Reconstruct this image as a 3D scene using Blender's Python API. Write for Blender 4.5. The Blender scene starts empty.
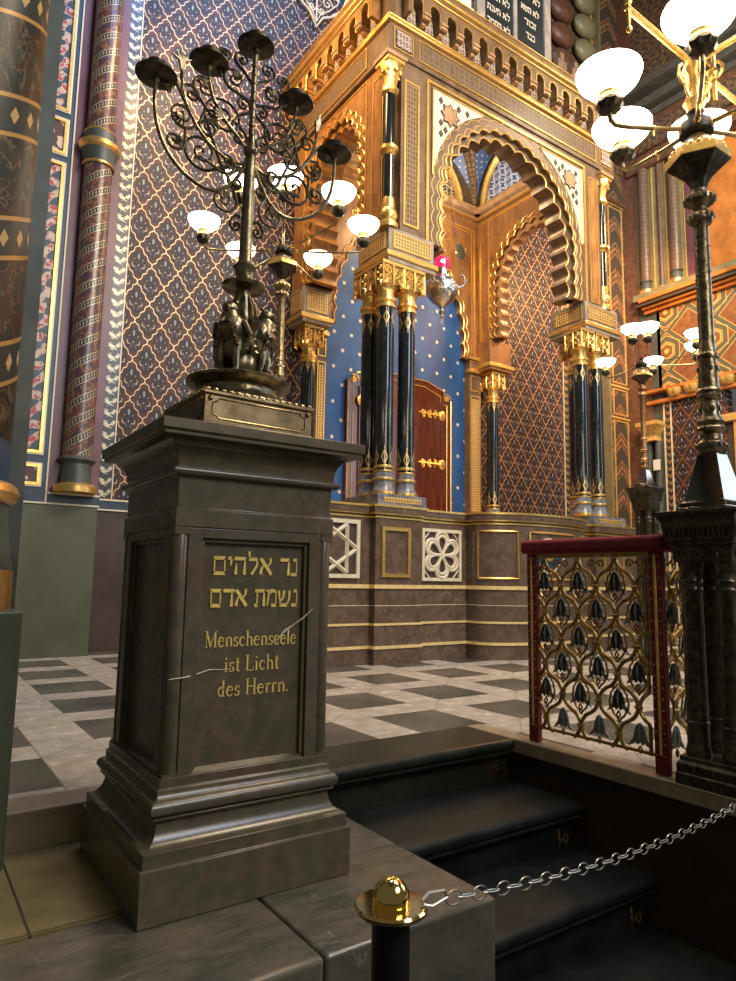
import bpy, bmesh, math, random
from mathutils import Vector, Matrix
random.seed(7)
PI = math.pi
sc = bpy.context.scene
COL = sc.collection

# ------------------------------------------------------------------ camera, light, exposure
EYE = Vector((0, 0, 0.95))
cam_d = bpy.data.cameras.new('camera')
cam = bpy.data.objects.new('camera', cam_d); COL.objects.link(cam)
yaw, pitch, roll = math.radians(34.702), math.radians(7.414), math.radians(0.975)
Fw = Vector((math.sin(yaw) * math.cos(pitch), math.cos(yaw) * math.cos(pitch), math.sin(pitch)))
Rt = Vector((math.cos(yaw), -math.sin(yaw), 0)); Up = Rt.cross(Fw)
R2 = math.cos(roll) * Rt + math.sin(roll) * Up
U2 = -math.sin(roll) * Rt + math.cos(roll) * Up
m = Matrix((R2, U2, -Fw)).transposed().to_4x4(); m.translation = EYE
cam.matrix_world = m
cam_d.sensor_fit = 'VERTICAL'; cam_d.sensor_height = 36.0; cam_d.lens = 677.41 / 981 * 36
cam_d.clip_start = 0.05; cam_d.clip_end = 100
sc.camera = cam
sc.view_settings.view_transform = 'Standard'; sc.view_settings.look = 'None'
sc.view_settings.gamma = 1.0; sc.view_settings.exposure = 0.55
sc.view_settings.use_curve_mapping = False

w = bpy.data.worlds.new('world'); sc.world = w; w.use_nodes = True
w.node_tree.nodes['Background'].inputs[0].default_value = (0.66, 0.62, 0.56, 1)
w.node_tree.nodes['Background'].inputs[1].default_value = 0.10

def area(name, loc, target, size, sizey, col, power):
    l = bpy.data.lights.new(name, 'AREA'); l.shape = 'RECTANGLE'; l.size = size; l.size_y = sizey
    l.color = col; l.energy = power
    o = bpy.data.objects.new(name, l); COL.objects.link(o); o.location = loc
    o.rotation_euler = (Vector(target) - Vector(loc)).to_track_quat('-Z', 'Y').to_euler()
    return o
area('daylight_high_window', (5.0, -5.0, 8.5), (2.5, 8.9, 7.5), 3.0, 4.0, (0.66, 0.78, 1.0), 300)
area('daylight_clerestory', (4.2, 4.6, 13.8), (2.8, 8.9, 9.6), 3.5, 2.5, (0.40, 0.58, 1.0), 400)
area('overhead_fill', (5.5, 0.5, 9.0), (6.5, 7.0, 4.0), 2.5, 2.5, (1.0, 0.80, 0.56), 520)  # added warm fill from overhead, no chandelier modelled
area('front_fill', (2.6, -3.2, 4.6), (1.6, 3.5, 0.4), 2.5, 2.0, (1.0, 0.90, 0.72), 90)  # added front fill, set to the right so the pedestal's left side stays dark
area('ark_down_fill', (6.9, 7.6, 7.45), (6.9, 8.0, 3.0), 1.0, 0.8, (1.0, 0.72, 0.40), 60)  # added downward fill inside the ark, not a known fixture
area('apse_side_fill', (11.2, 6.4, 7.5), (10.6, 8.9, 5.0), 1.0, 1.0, (1.0, 0.52, 0.22), 190)  # added to tint the wallpaper beyond the arch orange
area('apse_right_fill', (9.8, 3.2, 9.6), (12.95, 7.4, 8.0), 1.5, 1.5, (1.0, 0.86, 0.66), 270)  # extra light added to lift the right wall
area('ark_vault_fill', (6.9, 7.5, 7.0), (6.9, 7.9, 8.5), 0.8, 0.8, (1.0, 0.85, 0.66), 70)  # added upward fill to brighten the vault, no known lamp
area('apse_left_light', (2.9, 7.2, 8.6), (4.6, 8.4, 6.5), 1.0, 1.0, (1.0, 0.62, 0.28), 110)

# ------------------------------------------------------------------ node expression helper
class E:
    def __init__(s, t, o): s.t, s.o = t, o
    def _b(s, op, b=None, c=None, rev=False):
        n = s.t.nodes.new('ShaderNodeMath'); n.operation = op
        a_ = s
        ins = [a_, b, c]
        if rev: ins = [b, a_, c]
        for i, v in enumerate(ins):
            if v is None: continue
            if isinstance(v, E): s.t.links.new(v.o, n.inputs[i])
            else: n.inputs[i].default_value = float(v)
        return E(s.t, n.outputs[0])
    def __add__(s, b): return s._b('ADD', b)
    __radd__ = __add__
    def __sub__(s, b): return s._b('SUBTRACT', b)
    def __rsub__(s, b): return s._b('SUBTRACT', b, rev=True)
    def __mul__(s, b): return s._b('MULTIPLY', b)
    __rmul__ = __mul__
    def __truediv__(s, b): return s._b('DIVIDE', b)
    def __lt__(s, b): return s._b('LESS_THAN', b)
    def __gt__(s, b): return s._b('GREATER_THAN', b)
    def abs(s): return s._b('ABSOLUTE')
    def sin(s): return s._b('SINE')
    def cos(s): return s._b('COSINE')
    def fr(s): return s._b('FRACT')
    def fl(s): return s._b('FLOOR')
    def sqrt(s): return s._b('SQRT')
    def sq(s): return s * s
    def max(s, b): return s._b('MAXIMUM', b)
    def min(s, b): return s._b('MINIMUM', b)
    def atan2(s, b): return s._b('ARCTAN2', b)
    def nf(s): return ((s + 0.5).fr() - 0.5)           # signed distance to nearest integer
    def sm(s, a, b):
        n = s.t.nodes.new('ShaderNodeMapRange'); n.interpolation_type = 'SMOOTHSTEP'
        s.t.links.new(s.o, n.inputs[0]); n.inputs[1].default_value = a; n.inputs[2].default_value = b
        return E(s.t, n.outputs[0])

class M:
    def __init__(s, name):
        s.m = bpy.data.materials.new(name); s.m.use_nodes = True
        s.t = s.m.node_tree; s.bsdf = s.t.nodes['Principled BSDF']
        tc = s.t.nodes.new('ShaderNodeTexCoord'); sp = s.t.nodes.new('ShaderNodeSeparateXYZ')
        s.co = tc.outputs['Object']; s.t.links.new(s.co, sp.inputs[0])
        s.x, s.y, s.z = [E(s.t, sp.outputs[i]) for i in range(3)]
    def noise(s, scale, detail=4, rough=0.55, vec=None, dist=0.0, col=False):
        n = s.t.nodes.new('ShaderNodeTexNoise'); n.inputs['Scale'].default_value = scale
        n.inputs['Detail'].default_value = detail; n.inputs['Roughness'].default_value = rough
        n.inputs['Distortion'].default_value = dist
        s.t.links.new(vec if vec is not None else s.co, n.inputs['Vector'])
        return n.outputs['Color'] if col else E(s.t, n.outputs[0])
    def voro(s, scale, feat='F1'):
        n = s.t.nodes.new('ShaderNodeTexVoronoi'); n.feature = feat; n.inputs['Scale'].default_value = scale
        s.t.links.new(s.co, n.inputs['Vector']); return E(s.t, n.outputs[0])
    def comb(s, x, y, z):
        n = s.t.nodes.new('ShaderNodeCombineXYZ')
        for i, v in enumerate((x, y, z)):
            if isinstance(v, E): s.t.links.new(v.o, n.inputs[i])
            else: n.inputs[i].default_value = v
        return n.outputs[0]
    def col(s, c):
        if isinstance(c, tuple):
            n = s.t.nodes.new('ShaderNodeRGB'); n.outputs[0].default_value = (*c, 1); return n.outputs[0]
        return c
    def mix(s, f, a, b):
        n = s.t.nodes.new('ShaderNodeMix'); n.data_type = 'RGBA'
        if isinstance(f, E): s.t.links.new(f.o, n.inputs['Factor'])
        else: n.inputs['Factor'].default_value = f
        for k, v in (('A', a), ('B', b)):
            i = [q for q in n.inputs if q.name == k and q.type == 'RGBA'][0]
            if isinstance(v, tuple): i.default_value = (*v, 1)
            else: s.t.links.new(v, i)
        return [q for q in n.outputs if q.type == 'RGBA'][0]
    def set(s, base=None, rough=None, metal=None, bump=None, bs=0.3, bd=0.01, spec=None, coat=None, emis=None, es=0):
        def put(k, v):
            i = s.bsdf.inputs[k]
            if isinstance(v, E): s.t.links.new(v.o, i)
            elif isinstance(v, tuple): i.default_value = (*v, 1)
            elif isinstance(v, (int, float)): i.default_value = v
            elif v is not None: s.t.links.new(v, i)
        put('Base Color', base); put('Roughness', rough); put('Metallic', metal)
        if spec is not None: put('Specular IOR Level', spec)
        if coat is not None: put('Coat Weight', coat); s.bsdf.inputs['Coat Roughness'].default_value = 0.12
        if emis is not None: put('Emission Color', emis); put('Emission Strength', es)
        if bump is not None:
            b = s.t.nodes.new('ShaderNodeBump'); b.inputs['Strength'].default_value = bs; b.inputs['Distance'].default_value = bd
            s.t.links.new(bump.o, b.inputs['Height']); s.t.links.new(b.outputs[0], s.bsdf.inputs['Normal'])
        return s.m

MT = {}
def simple(name, c, rough=0.5, metal=0.0, var=0.0, scale=20, spec=None, bs=0.0, coat=None):
    q = M(name)
    base = c
    n = None
    if var:
        n = q.noise(scale, 5)
        base = q.mix(n.sm(0.3, 0.7), tuple(v * (1 - var) for v in c), tuple(min(1, v * (1 + var)) for v in c))
    MT[name] = q.set(base, rough, metal, bump=n if bs else None, bs=bs, spec=spec, coat=coat)

simple('gold', (0.86, 0.56, 0.17), 0.33, 0.85, 0.15, 30, bs=0.2)
simple('box_bronze', (0.20, 0.145, 0.080), 0.38, 0.75, 0.35, 14, bs=0.1)
simple('pale_gilt', (0.90, 0.68, 0.30), 0.4, 0.35, 0.1, 20)
simple('copper', (0.36, 0.19, 0.09), 0.35, 0.8, 0.3, 20)
simple('dark_gold', (0.30, 0.17, 0.04), 0.5, 0.5, 0.2, 30)
simple('gilt_letter', (0.92, 0.66, 0.17), 0.42, 0.25, 0.12, 25)
simple('gold_paint', (0.78, 0.52, 0.16), 0.4, 0.45, 0.2, 25, bs=0.1)
simple('brass', (0.72, 0.50, 0.18), 0.22, 1.0, 0.2, 12, bs=0.05)
simple('polished_brass', (0.86, 0.62, 0.22), 0.10, 1.0, 0.04, 8)
simple('dark_bronze', (0.085, 0.070, 0.048), 0.32, 0.75, 0.5, 30, bs=0.3)
simple('bronze', (0.20, 0.158, 0.092), 0.30, 0.85, 0.5, 25, bs=0.35)
simple('aged_brass', (0.34, 0.25, 0.12), 0.30, 0.85, 0.4, 25, bs=0.3)
simple('black_iron', (0.012, 0.011, 0.011), 0.4, 0.3)
simple('chrome', (0.38, 0.36, 0.32), 0.38, 0.75)
simple('silver', (0.62, 0.58, 0.52), 0.25, 1.0, 0.4, 40, bs=0.5)
simple('cream_stone', (0.66, 0.58, 0.43), 0.5, 0, 0.1, 15)
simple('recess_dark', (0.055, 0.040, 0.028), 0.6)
simple('cream_paint', (0.75, 0.68, 0.52), 0.5)
simple('blue_band', (0.022, 0.050, 0.085), 0.4, 0, 0.2, 8)
simple('purple_paint', (0.125, 0.048, 0.066), 0.38, 0, 0.2, 3)
simple('olive_paint', (0.20, 0.185, 0.10), 0.4, 0, 0.15, 4)
simple('slate_paint', (0.085, 0.080, 0.070), 0.45, 0, 0.2, 6)
simple('red_brown_paint', (0.125, 0.060, 0.036), 0.42, 0, 0.3, 10)
simple('green_paint', (0.088, 0.098, 0.062), 0.42, 0, 0.12, 3)
simple('grey_green_paint', (0.062, 0.078, 0.068), 0.45, 0, 0.25, 6)
simple('brown_dado', (0.062, 0.044, 0.036), 0.35, 0, 0.2, 3)
simple('ceiling_paint', (0.10, 0.07, 0.045), 0.7, 0, 0.3, 2)
simple('orange_wood', (0.46, 0.17, 0.035), 0.35, 0, 0.25, 3, coat=0.3)
simple('lily_dark', (0.012, 0.014, 0.012), 0.35, 0.2)
simple('lily_grey', (0.17, 0.19, 0.175), 0.45, 0.2)
simple('red_post', (0.17, 0.012, 0.010), 0.4, 0.1, 0.3, 30)
simple('blue_grey_marble', (0.17, 0.18, 0.20), 0.28, 0, 0.45, 14)
simple('tablet_black', (0.007, 0.010, 0.010), 0.5)
simple('white_card', (0.8, 0.8, 0.78), 0.5)

def marble(name, c1, c2, vein, rough=0.25, sc1=3.0, vs=1.3, vw=0.012, va=1.0, spec=0.5, coat=None, speck=0.0, streak=None, dist=0.6, patch=None):
    q = M(name)
    if streak: q.co = q.comb(q.x * streak[0], q.y * streak[1], q.z * streak[2])
    n1 = q.noise(sc1, 8, 0.65, vec=q.co, dist=dist); n2 = q.noise(vs, 4, 0.5, dist=1.2)
    n3 = q.noise(vs * 0.8, 2)
    v = (1 - (n2 - 0.5).abs().sm(0, vw)) * n3.sm(0.45, 0.6) * va
    b = q.mix(n1.sm(0.32, 0.68), c1, c2)
    if patch: b = q.mix(q.noise(2.2, 5, 0.7).sm(0.50, 0.68) * 0.55, b, patch)
    if speck:
        vo = q.voro(26); b = q.mix((1 - vo.sm(0.03, 0.10)) * q.noise(3).sm(0.5, 0.62) * speck, b, vein)
    MT[name] = q.set(q.mix(v, b, vein), rough, 0, spec=spec, coat=coat)
marble('pedestal_marble', (0.078, 0.070, 0.045), (0.128, 0.098, 0.063), (0.26, 0.22, 0.17), 0.25, 16.0, 0.9, 0.003, 0.2, dist=0.15, patch=(0.115, 0.052, 0.036))
marble('plinth_marble', (0.085, 0.058, 0.040), (0.155, 0.106, 0.076), (0.50, 0.45, 0.38), 0.22, 9, 1.2, 0.003, 0.45, speck=0.8)
marble('step_marble', (0.006, 0.008, 0.008), (0.017, 0.020, 0.017), (0.16, 0.17, 0.15), 0.40, 4, 1.1, 0.004, 0.25, spec=0.25)
marble('slab_marble', (0.013, 0.016, 0.011), (0.028, 0.030, 0.020), (0.13, 0.13, 0.10), 0.30, 4, 1.1, 0.003, 0.3, spec=0.3)
marble('stair_wall_marble', (0.030, 0.020, 0.014), (0.060, 0.035, 0.024), (0.05, 0.03, 0.025), 0.35, 5, 0.8, 0.006, 0.3)
marble('column_marble', (0.006, 0.009, 0.010), (0.016, 0.021, 0.022), (0.30, 0.30, 0.28), 0.10, 6, 1.1, 0.0025, 0.7, coat=0.3)
marble('block_marble', (0.060, 0.060, 0.046), (0.130, 0.110, 0.080), (0.36, 0.33, 0.28), 0.20, 9, 3.2, 0.006, 0.45, streak=(0.62, 1.5, 0.9), dist=0.3, patch=(0.165, 0.110, 0.052))
marble('curb_stone', (0.19, 0.15, 0.095), (0.32, 0.25, 0.16), (0.08, 0.06, 0.04), 0.4, 5, 1.5, 0.01, 0.4)

def tile_platform():
    q = M('ochre_tile')
    n = q.noise(3.0, 8, 0.65)
    b = q.mix(n.sm(0.3, 0.7), (0.16, 0.125, 0.048), (0.30, 0.24, 0.095))
    j = (((q.x - 0.44) / 0.75).nf().abs() < 0.006).max(((q.y - 2.42) / 0.72).nf().abs() < 0.006)
    MT['ochre_tile'] = q.set(q.mix(j, b, (0.03, 0.028, 0.018)), 0.32)
tile_platform()

def dais_tile():
    q = M('dais_tile')
    px, py = (q.x - 2.80) / 0.88, (q.y - 3.395) / 0.86
    fx, fy = px.fr(), py.fr()
    dark = (fx < 0.63) * (fy < 0.655)
    # joints of the light stones: chamfered long hexagons between dark squares
    gx, gy = (fx - 0.815).abs() * 0.88, (fy - 0.8275).abs() * 0.86
    inter = (fx > 0.63) * (fy > 0.655)
    jd = inter * (((gx - gy).abs() < 0.006).max(0))
    ed = ((fx - 0.63).abs() < 0.006).max((fy - 0.655).abs() < 0.006).max(fx < 0.006).max(fy < 0.006)
    n = q.noise(7, 8, 0.7); n2 = q.noise(2.0, 5)
    cid = (px.fl() * 12.989 + py.fl() * 78.233).sin() * 43.5
    light = q.mix(n.sm(0.3, 0.7), (0.36, 0.32, 0.255), (0.60, 0.545, 0.46))
    light = q.mix(cid.fr() * 0.12, light, (0.36, 0.33, 0.30))
    dk = q.mix(n2.sm(0.35, 0.65), (0.060, 0.062, 0.052), (0.125, 0.112, 0.092))
    b = q.mix(dark, light, dk)
    b = q.mix((jd.max(ed)) * 0.6, b, (0.13, 0.11, 0.09))
    MT['dais_tile'] = q.set(b, 0.20 + 0.12 * n)
dais_tile()

def wallpaper(name, axis, gx0=2.344, warm=0):
    q = M(name)
    u = q.x if axis == 'x' else q.y
    W, H = 0.361, 0.536
    p = (u - gx0) / W; r = (q.z - 4.845) / H
    a, b = p + r, p - r
    wob = 0.030
    a2 = a + wob * (b * (2 * PI * 3)).sin(); b2 = b + wob * (a * (2 * PI * 3)).sin()
    da, db = a2.nf().abs(), b2.nf().abs()
    line = 1 - da.min(db).sm(0.011, 0.025)
    edge = 1 - da.min(db).sm(0.035, 0.065)
    fa, fb = a.fr() - 0.5, b.fr() - 0.5
    du, dv = (fa + fb) * (0.5 * W), (fa - fb) * (0.5 * H)
    def ell(cx, cy, rx, ry): return (((du - cx) / rx).sq() + ((dv - cy) / ry).sq())
    def disc(cx, cy, rx, ry, s=0.25): return 1 - ell(cx, cy, rx, ry).sm(1 - s, 1 + s)
    au = du.abs()
    def ells(cx, cy, rx, ry, s=0.25): return 1 - (((au - cx) / rx).sq() + ((dv - cy) / ry).sq()).sm(1 - s, 1 + s)
    n = q.noise(55, 3)
    base = q.mix(q.noise(1.2).sm(0.3, 0.7), (0.052, 0.025, 0.020), (0.080, 0.034, 0.026))
    plume = (1 - ell(0, -0.005, 0.105, 0.175).sm(0.8, 1.1)) * n.sm(0.36, 0.5)
    c = q.mix(plume * 0.92, base, (0.012, 0.015, 0.030))
    c = q.mix(ells(0.060, -0.035, 0.028, 0.038) * (1 - ells(0.050, -0.022, 0.026, 0.036)), c, (0.40, 0.34, 0.26))
    c = q.mix(ells(0.030, -0.09, 0.014, 0.03) * 0.5, c, (0.14, 0.13, 0.16))
    c = q.mix(disc(0, 0.085, 0.030, 0.062), c, (0.016, 0.026, 0.045))
    c = q.mix(disc(0, 0.090, 0.014, 0.040), c, (0.26, 0.30, 0.27))
    c = q.mix(disc(0, -0.035, 0.009, 0.011), c, (0.45, 0.42, 0.38))
    c = q.mix(ells(0.055, 0.045, 0.007, 0.009), c, (0.40, 0.36, 0.30))
    c = q.mix(edge * 0.5, c, (0.035, 0.018, 0.015))
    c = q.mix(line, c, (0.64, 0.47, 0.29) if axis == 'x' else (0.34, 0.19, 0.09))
    MT[name] = q.set(c, 0.38 + 0.12 * (1 - line), line * 0.35, bump=line, bs=0.25, spec=0.28)
wallpaper('lattice_wallpaper', 'x')
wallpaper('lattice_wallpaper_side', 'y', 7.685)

def border(name, axis, x0, wd, cream=(0.66, 0.60, 0.42)):
    q = M(name); u = (q.x if axis == 'x' else q.y) - x0
    t = u / wd                                  # 0..1 across
    k = q.z / 0.148
    s1 = (k + t * 0.75).fr(); s2 = (k - t * 0.75 + 0.62).fr()
    rag = ((q.z * 210 + t * 14).sin() * 0.10)
    tri1 = ((s1 - 0.5).abs() < (0.27 - (t - 0.30).abs() * 0.85 + rag))
    tri2 = ((s2 - 0.5).abs() < (0.20 - (t - 0.74).abs() * 0.8 - rag))
    f = tri1.max(tri2)
    lines = (t < 0.07).max(t > 0.93)
    c = q.mix(f, (0.020, 0.026, 0.036), cream)
    c = q.mix((t < 0.10).max(t > 0.90), c, (0.03, 0.03, 0.03))
    c = q.mix(lines, c, (0.70, 0.62, 0.45))
    MT[name] = q.set(c, 0.35, 0.15 * f)
border('leaf_border', 'x', 2.010, 0.19, (0.50, 0.47, 0.34))
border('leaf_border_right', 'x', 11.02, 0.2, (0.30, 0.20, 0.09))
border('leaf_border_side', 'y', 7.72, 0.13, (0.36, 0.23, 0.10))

def arabesque(name, cols, scale=1.0):
    q = M(name)
    u, v = (q.x + q.y) * scale, q.z * scale
    w1 = (u * 14 + (v * 9).sin() * 1.6).sin() + (v * 17 + (u * 11).sin() * 1.4).cos()
    n = q.noise(16 * scale, 3, dist=1.0)
    blob = (w1 + (n - 0.5) * 1.8)
    c = q.mix(blob.sm(0.0, 0.08), cols[0], cols[1])
    r = (v / 0.19).fr()
    c = q.mix(((q.noise(7 * scale, 2) > 0.54) * (blob > 0.35)), c, cols[2])
    c = q.mix((1 - (blob - 0.02).abs().sm(0.03, 0.10)), c, cols[3])
    c = q.mix((1 - (blob - 0.85).abs().sm(0.02, 0.07)) * 0.7, c, cols[3])
    MT[name] = q.set(c, 0.4)
arabesque('painted_arabesque', [(0.030, 0.055, 0.085), (0.52, 0.42, 0.33), (0.42, 0.05, 0.06), (0.05, 0.02, 0.015)], 2.1)
arabesque('cream_arabesque', [(0.075, 0.030, 0.025), (0.62, 0.52, 0.38), (0.55, 0.35, 0.25), (0.03, 0.02, 0.02)], 1.3)
arabesque('dark_arabesque', [(0.060, 0.050, 0.040), (0.13, 0.070, 0.040), (0.24, 0.13, 0.06), (0.30, 0.19, 0.09)], 2.6)

def chevron_strip():
    q = M('chevron_arabesque'); u = (q.x - 12.62) / 0.22
    k = q.z / 0.62 + u.abs() * 0.35
    s = k.fr()
    g = (1 - (s - 0.5).abs().sm(0.16, 0.24)) * (q.noise(9, 3).sm(0.4, 0.5))
    ln = 1 - (s - 0.5).abs().sm(0.02, 0.05)
    ln2 = 1 - ((s - 0.5).abs() - 0.22).abs().sm(0.01, 0.03)
    c = q.mix(g * 0.8, (0.070, 0.058, 0.045), (0.20, 0.095, 0.045))
    c = q.mix(ln.max(ln2) * q.noise(12, 3).sm(0.35, 0.5), c, (0.40, 0.23, 0.11))
    MT['chevron_arabesque'] = q.set(c, 0.4, 0.1)
chevron_strip()

def spiral_column(name, base, motif, band, dash, pitch, bw, slope, r, gold=False):
    q = M(name)
    th = q.y.atan2(q.x) / (2 * PI)
    t = (q.z / pitch - th * slope)
    s = t.fr()
    inb = (s - 0.5).abs() < bw
    ine = ((s - 0.5).abs() - bw).abs() < (0.028 if not gold else 0.018)
    n = q.noise(7 if not gold else 5, 4, dist=1.5)
    c = q.mix(n.sm(0.45, 0.52), base, motif)
    if gold:
        n2 = q.noise(3.2, 5, 0.7, dist=3.0)
        c = q.mix(n2.sm(0.52, 0.6), c, (0.022, 0.032, 0.024))
        c = q.mix((1 - (n - 0.5).abs().sm(0.005, 0.02)) * 0.5, c, (0.20, 0.13, 0.06))
    else:
        c = q.mix((1 - (n - 0.56).abs().sm(0.01, 0.03)) * 0.55, c, (0.36, 0.27, 0.16))
        c = q.mix((((th * 8).nf().abs() < 0.02)) * 0.35, c, (0.5, 0.4, 0.2))
    d = ((th * dash).fr() - 0.5).abs()
    cb = q.mix((d < 0.2) * ((s - 0.5).abs() < bw * 0.5), (0.022, 0.028, 0.030), band)
    if gold:
        fu, fs = (th * 22).nf().abs(), (s - 0.5).abs()
        cb = q.mix(((fu * 0.9 + fs * 3.0) < 0.22), (0.018, 0.024, 0.022), (0.40, 0.26, 0.10))
    c = q.mix(inb, c, cb); c = q.mix(ine, c, band)
    MT[name] = q.set(c, 0.40 if gold else 0.33, 0.2 * ine, spec=0.25 if gold else 0.6)
spiral_column('spiral_painted_column', (0.060, 0.042, 0.055), (0.120, 0.034, 0.030), (0.42, 0.36, 0.24), 30, 0.235, 0.17, 3.0, 0.17)
spiral_column('great_column_paint', (0.009, 0.012, 0.009), (0.028, 0.013, 0.008), (0.36, 0.20, 0.055), 18, 0.55, 0.16, 2.0, 0.36, gold=True)

def gold_ornament(name, ground, gold, ku, kv, axis='x', th=0.16, metal=0.4, rough=0.35):
    q = M(name); u = q.x if axis == 'x' else (q.y if axis == 'y' else q.x + q.y)
    v = q.z
    a = (u * ku).sin() * (v * kv).sin() + 0.55 * (u * ku * 2 + (v * kv).cos() * 1.3).cos() * (v * kv * 2).cos()
    f = 1 - (a.abs() - 0.25).abs().sm(th * 0.5, th)
    n = q.noise(14, 4)
    c = q.mix(n.sm(0.3, 0.7), tuple(g * 0.75 for g in ground), tuple(g * 1.2 for g in ground))
    MT[name] = q.set(q.mix(f, c, gold), rough, f * metal, bump=f, bs=0.4, bd=0.01)
gold_ornament('frieze_ornament', (0.125, 0.080, 0.048), (0.27, 0.19, 0.10), 34, 34, 'xy', 0.16)
gold_ornament('strip_ornament', (0.11, 0.065, 0.036), (0.46, 0.31, 0.13), 70, 46, 'xy', 0.20)
gold_ornament('bright_ornament', (0.12, 0.065, 0.02), (0.85, 0.58, 0.19), 72, 72, 'xy', 0.34)
gold_ornament('interlace_panel', (0.20, 0.075, 0.028), (0.62, 0.34, 0.11), 16, 14, 'xy', 0.2)
gold_ornament('lunette_ornament', (0.02, 0.035, 0.075), (0.70, 0.55, 0.28), 26, 26, 'xy', 0.34)
gold_ornament('blue_lunette', (0.03, 0.09, 0.26), (0.55, 0.55, 0.60), 22, 24, 'xy', 0.30, 0.0)
gold_ornament('corbel_ornament', (0.13, 0.075, 0.05), (0.50, 0.42, 0.36), 60, 34, 'xy', 0.3, 0.1)

def carved(name, c1, c2, rough=0.36):
    q = M(name)
    n = q.noise(22, 6, 0.65); n2 = q.noise(2.5, 4, 0.6)
    st = q.noise(5, 5, vec=q.comb(q.x * 1.6, q.y * 1.6, q.z * 0.8))
    c = q.mix(st.sm(0.35, 0.65), c1, c2); c = q.mix(n2.sm(0.45, 0.75) * 0.35, c, tuple(v * 1.5 for v in c2))
    MT[name] = q.set(c, rough, 0.1, bump=n, bs=0.15, spec=0.5)
carved('facade_brown', (0.125, 0.078, 0.045), (0.195, 0.124, 0.072))
carved('facade_inner', (0.21, 0.095, 0.036), (0.33, 0.155, 0.055), 0.32)
carved('facade_side', (0.28, 0.128, 0.038), (0.44, 0.215, 0.062), 0.30)
carved('impost_stone', (0.24, 0.20, 0.16), (0.36, 0.31, 0.25), 0.35)
carved('scallop_tan', (0.30, 0.17, 0.085), (0.46, 0.28, 0.15), 0.30)

def starry(name, ground, axis, S=0.30, size=0.030, sph=False):
    q = M(name); u = q.x if axis == 'x' else q.y
    p, r = u / S, q.z / S
    a, b = p + r * 0.577, p - r * 0.577
    fa, fb = a.nf(), b.nf()
    du, dv = (fa + fb) * (0.5 * S), (fa - fb) * (0.5 * S / 0.577)
    rr = (du.sq() + dv.sq()).sqrt(); th = dv.atan2(du)
    st = (rr < (size * (0.72 + 0.34 * (th * 6).cos())))
    n = q.noise(3, 3)
    g = q.mix(n.sm(0.3, 0.7), tuple(v * 0.8 for v in ground), tuple(v * 1.2 for v in ground))
    MT[name] = q.set(q.mix(st, g, (0.85, 0.76, 0.52)), 0.42, 0.1)
starry('starry_blue', (0.018, 0.085, 0.27), 'x', 0.33, 0.034)
starry('starry_dark_blue', (0.030, 0.075, 0.20), 'x', 0.085, 0.011)

def wood_door():
    q = M('mahogany')
    n = q.noise(6, 5, 0.6, vec=q.comb(q.x * 4, q.y * 4, q.z * 0.5))
    MT['mahogany'] = q.set(q.mix(n.sm(0.3, 0.7), (0.050, 0.012, 0.007), (0.115, 0.028, 0.013)), 0.20, 0, coat=0.5)
wood_door()

def velvet():
    q = M('red_velvet'); n = q.noise(90, 3)
    q.set(q.mix(n.sm(0.3, 0.7), (0.07, 0.003, 0.008), (0.17, 0.007, 0.015)), 0.85, bump=n, bs=0.3)
    q.bsdf.inputs['Sheen Weight'].default_value = 0.6; q.bsdf.inputs['Sheen Tint'].default_value = (0.9, 0.1, 0.1, 1)
    MT['red_velvet'] = q.m
velvet()

def hexwork():
    q = M('painted_hexwork'); u, v = (q.y - 7.75) / 1.0, ((q.z - 5.80) / 0.86).nf() * 1.0
    au, av = u.nf().abs(), v.abs()
    hx = (au * 1.0 + 0).max(au * 0.5 + av * 0.72)
    d1 = (hx - 0.23).abs(); d2 = (hx - 0.14).abs()
    dg = ((au + av * 0.9) - 0.5).abs()
    grn = (d1 < 0.045).max(dg < 0.060).max((av - 0.58).abs() < 0.04)
    ln = ((d1 - 0.055).abs() < 0.007).max((dg - 0.070).abs() < 0.008).max((d2 - 0.0).abs() < 0.013).max(hx < 0.05)
    c = q.mix(q.noise(10).sm(0.3, 0.7), (0.17, 0.075, 0.030), (0.26, 0.125, 0.05))
    c = q.mix(grn, c, (0.105, 0.115, 0.072)); c = q.mix(ln, c, (0.75, 0.46, 0.14))
    MT['painted_hexwork'] = q.set(c, 0.4, 0.1)
hexwork()

def shaft_ornament():
    q = M('column_shaft_marble')
    th = q.y.atan2(q.x) / (2 * PI)
    n1 = q.noise(6, 8, 0.65, dist=0.6); n2 = q.noise(1.1, 4, dist=1.2)
    b = q.mix(n1.sm(0.35, 0.7), (0.006, 0.009, 0.010), (0.018, 0.024, 0.024))
    b = q.mix((1 - (n2 - 0.5).abs().sm(0, 0.0012)) * 0.3, b, (0.2, 0.2, 0.19))
    low = (q.z < 0.30).max(q.z > 1.76)
    u = (th * 6).nf().abs(); v = ((q.z - 0.16).abs()) / 0.14
    v2 = ((q.z - 1.89).abs()) / 0.13
    def m_(vv): return ((u * 2 + vv) - 0.62).abs() < 0.13
    g = (m_(v) * (q.z < 0.30)).max(m_(v2) * (q.z > 1.76)).max((u < 0.05) * low)
    MT['column_shaft_marble'] = q.set(q.mix(g, b, (0.62, 0.44, 0.18)), 0.12 + 0.25 * g, g * 0.6, coat=0.3)
shaft_ornament()

def glow(name, col, st):
    q = M(name); MT[name] = q.set((0.9, 0.88, 0.84), 0.3, 0, emis=col, es=st)
glow('lamp_shade_glass', (1.0, 0.85, 0.64), 6.5)
glow('window_daylight', (0.62, 0.80, 1.0), 3.0)
q = M('red_glass_lit'); MT['red_glass_lit'] = q.set((0.7, 0.01, 0.04), 0.2, 0, emis=(1.0, 0.015, 0.10), es=0.9)
glow('flame_light', (1.0, 0.6, 0.55), 5.0)

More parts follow.
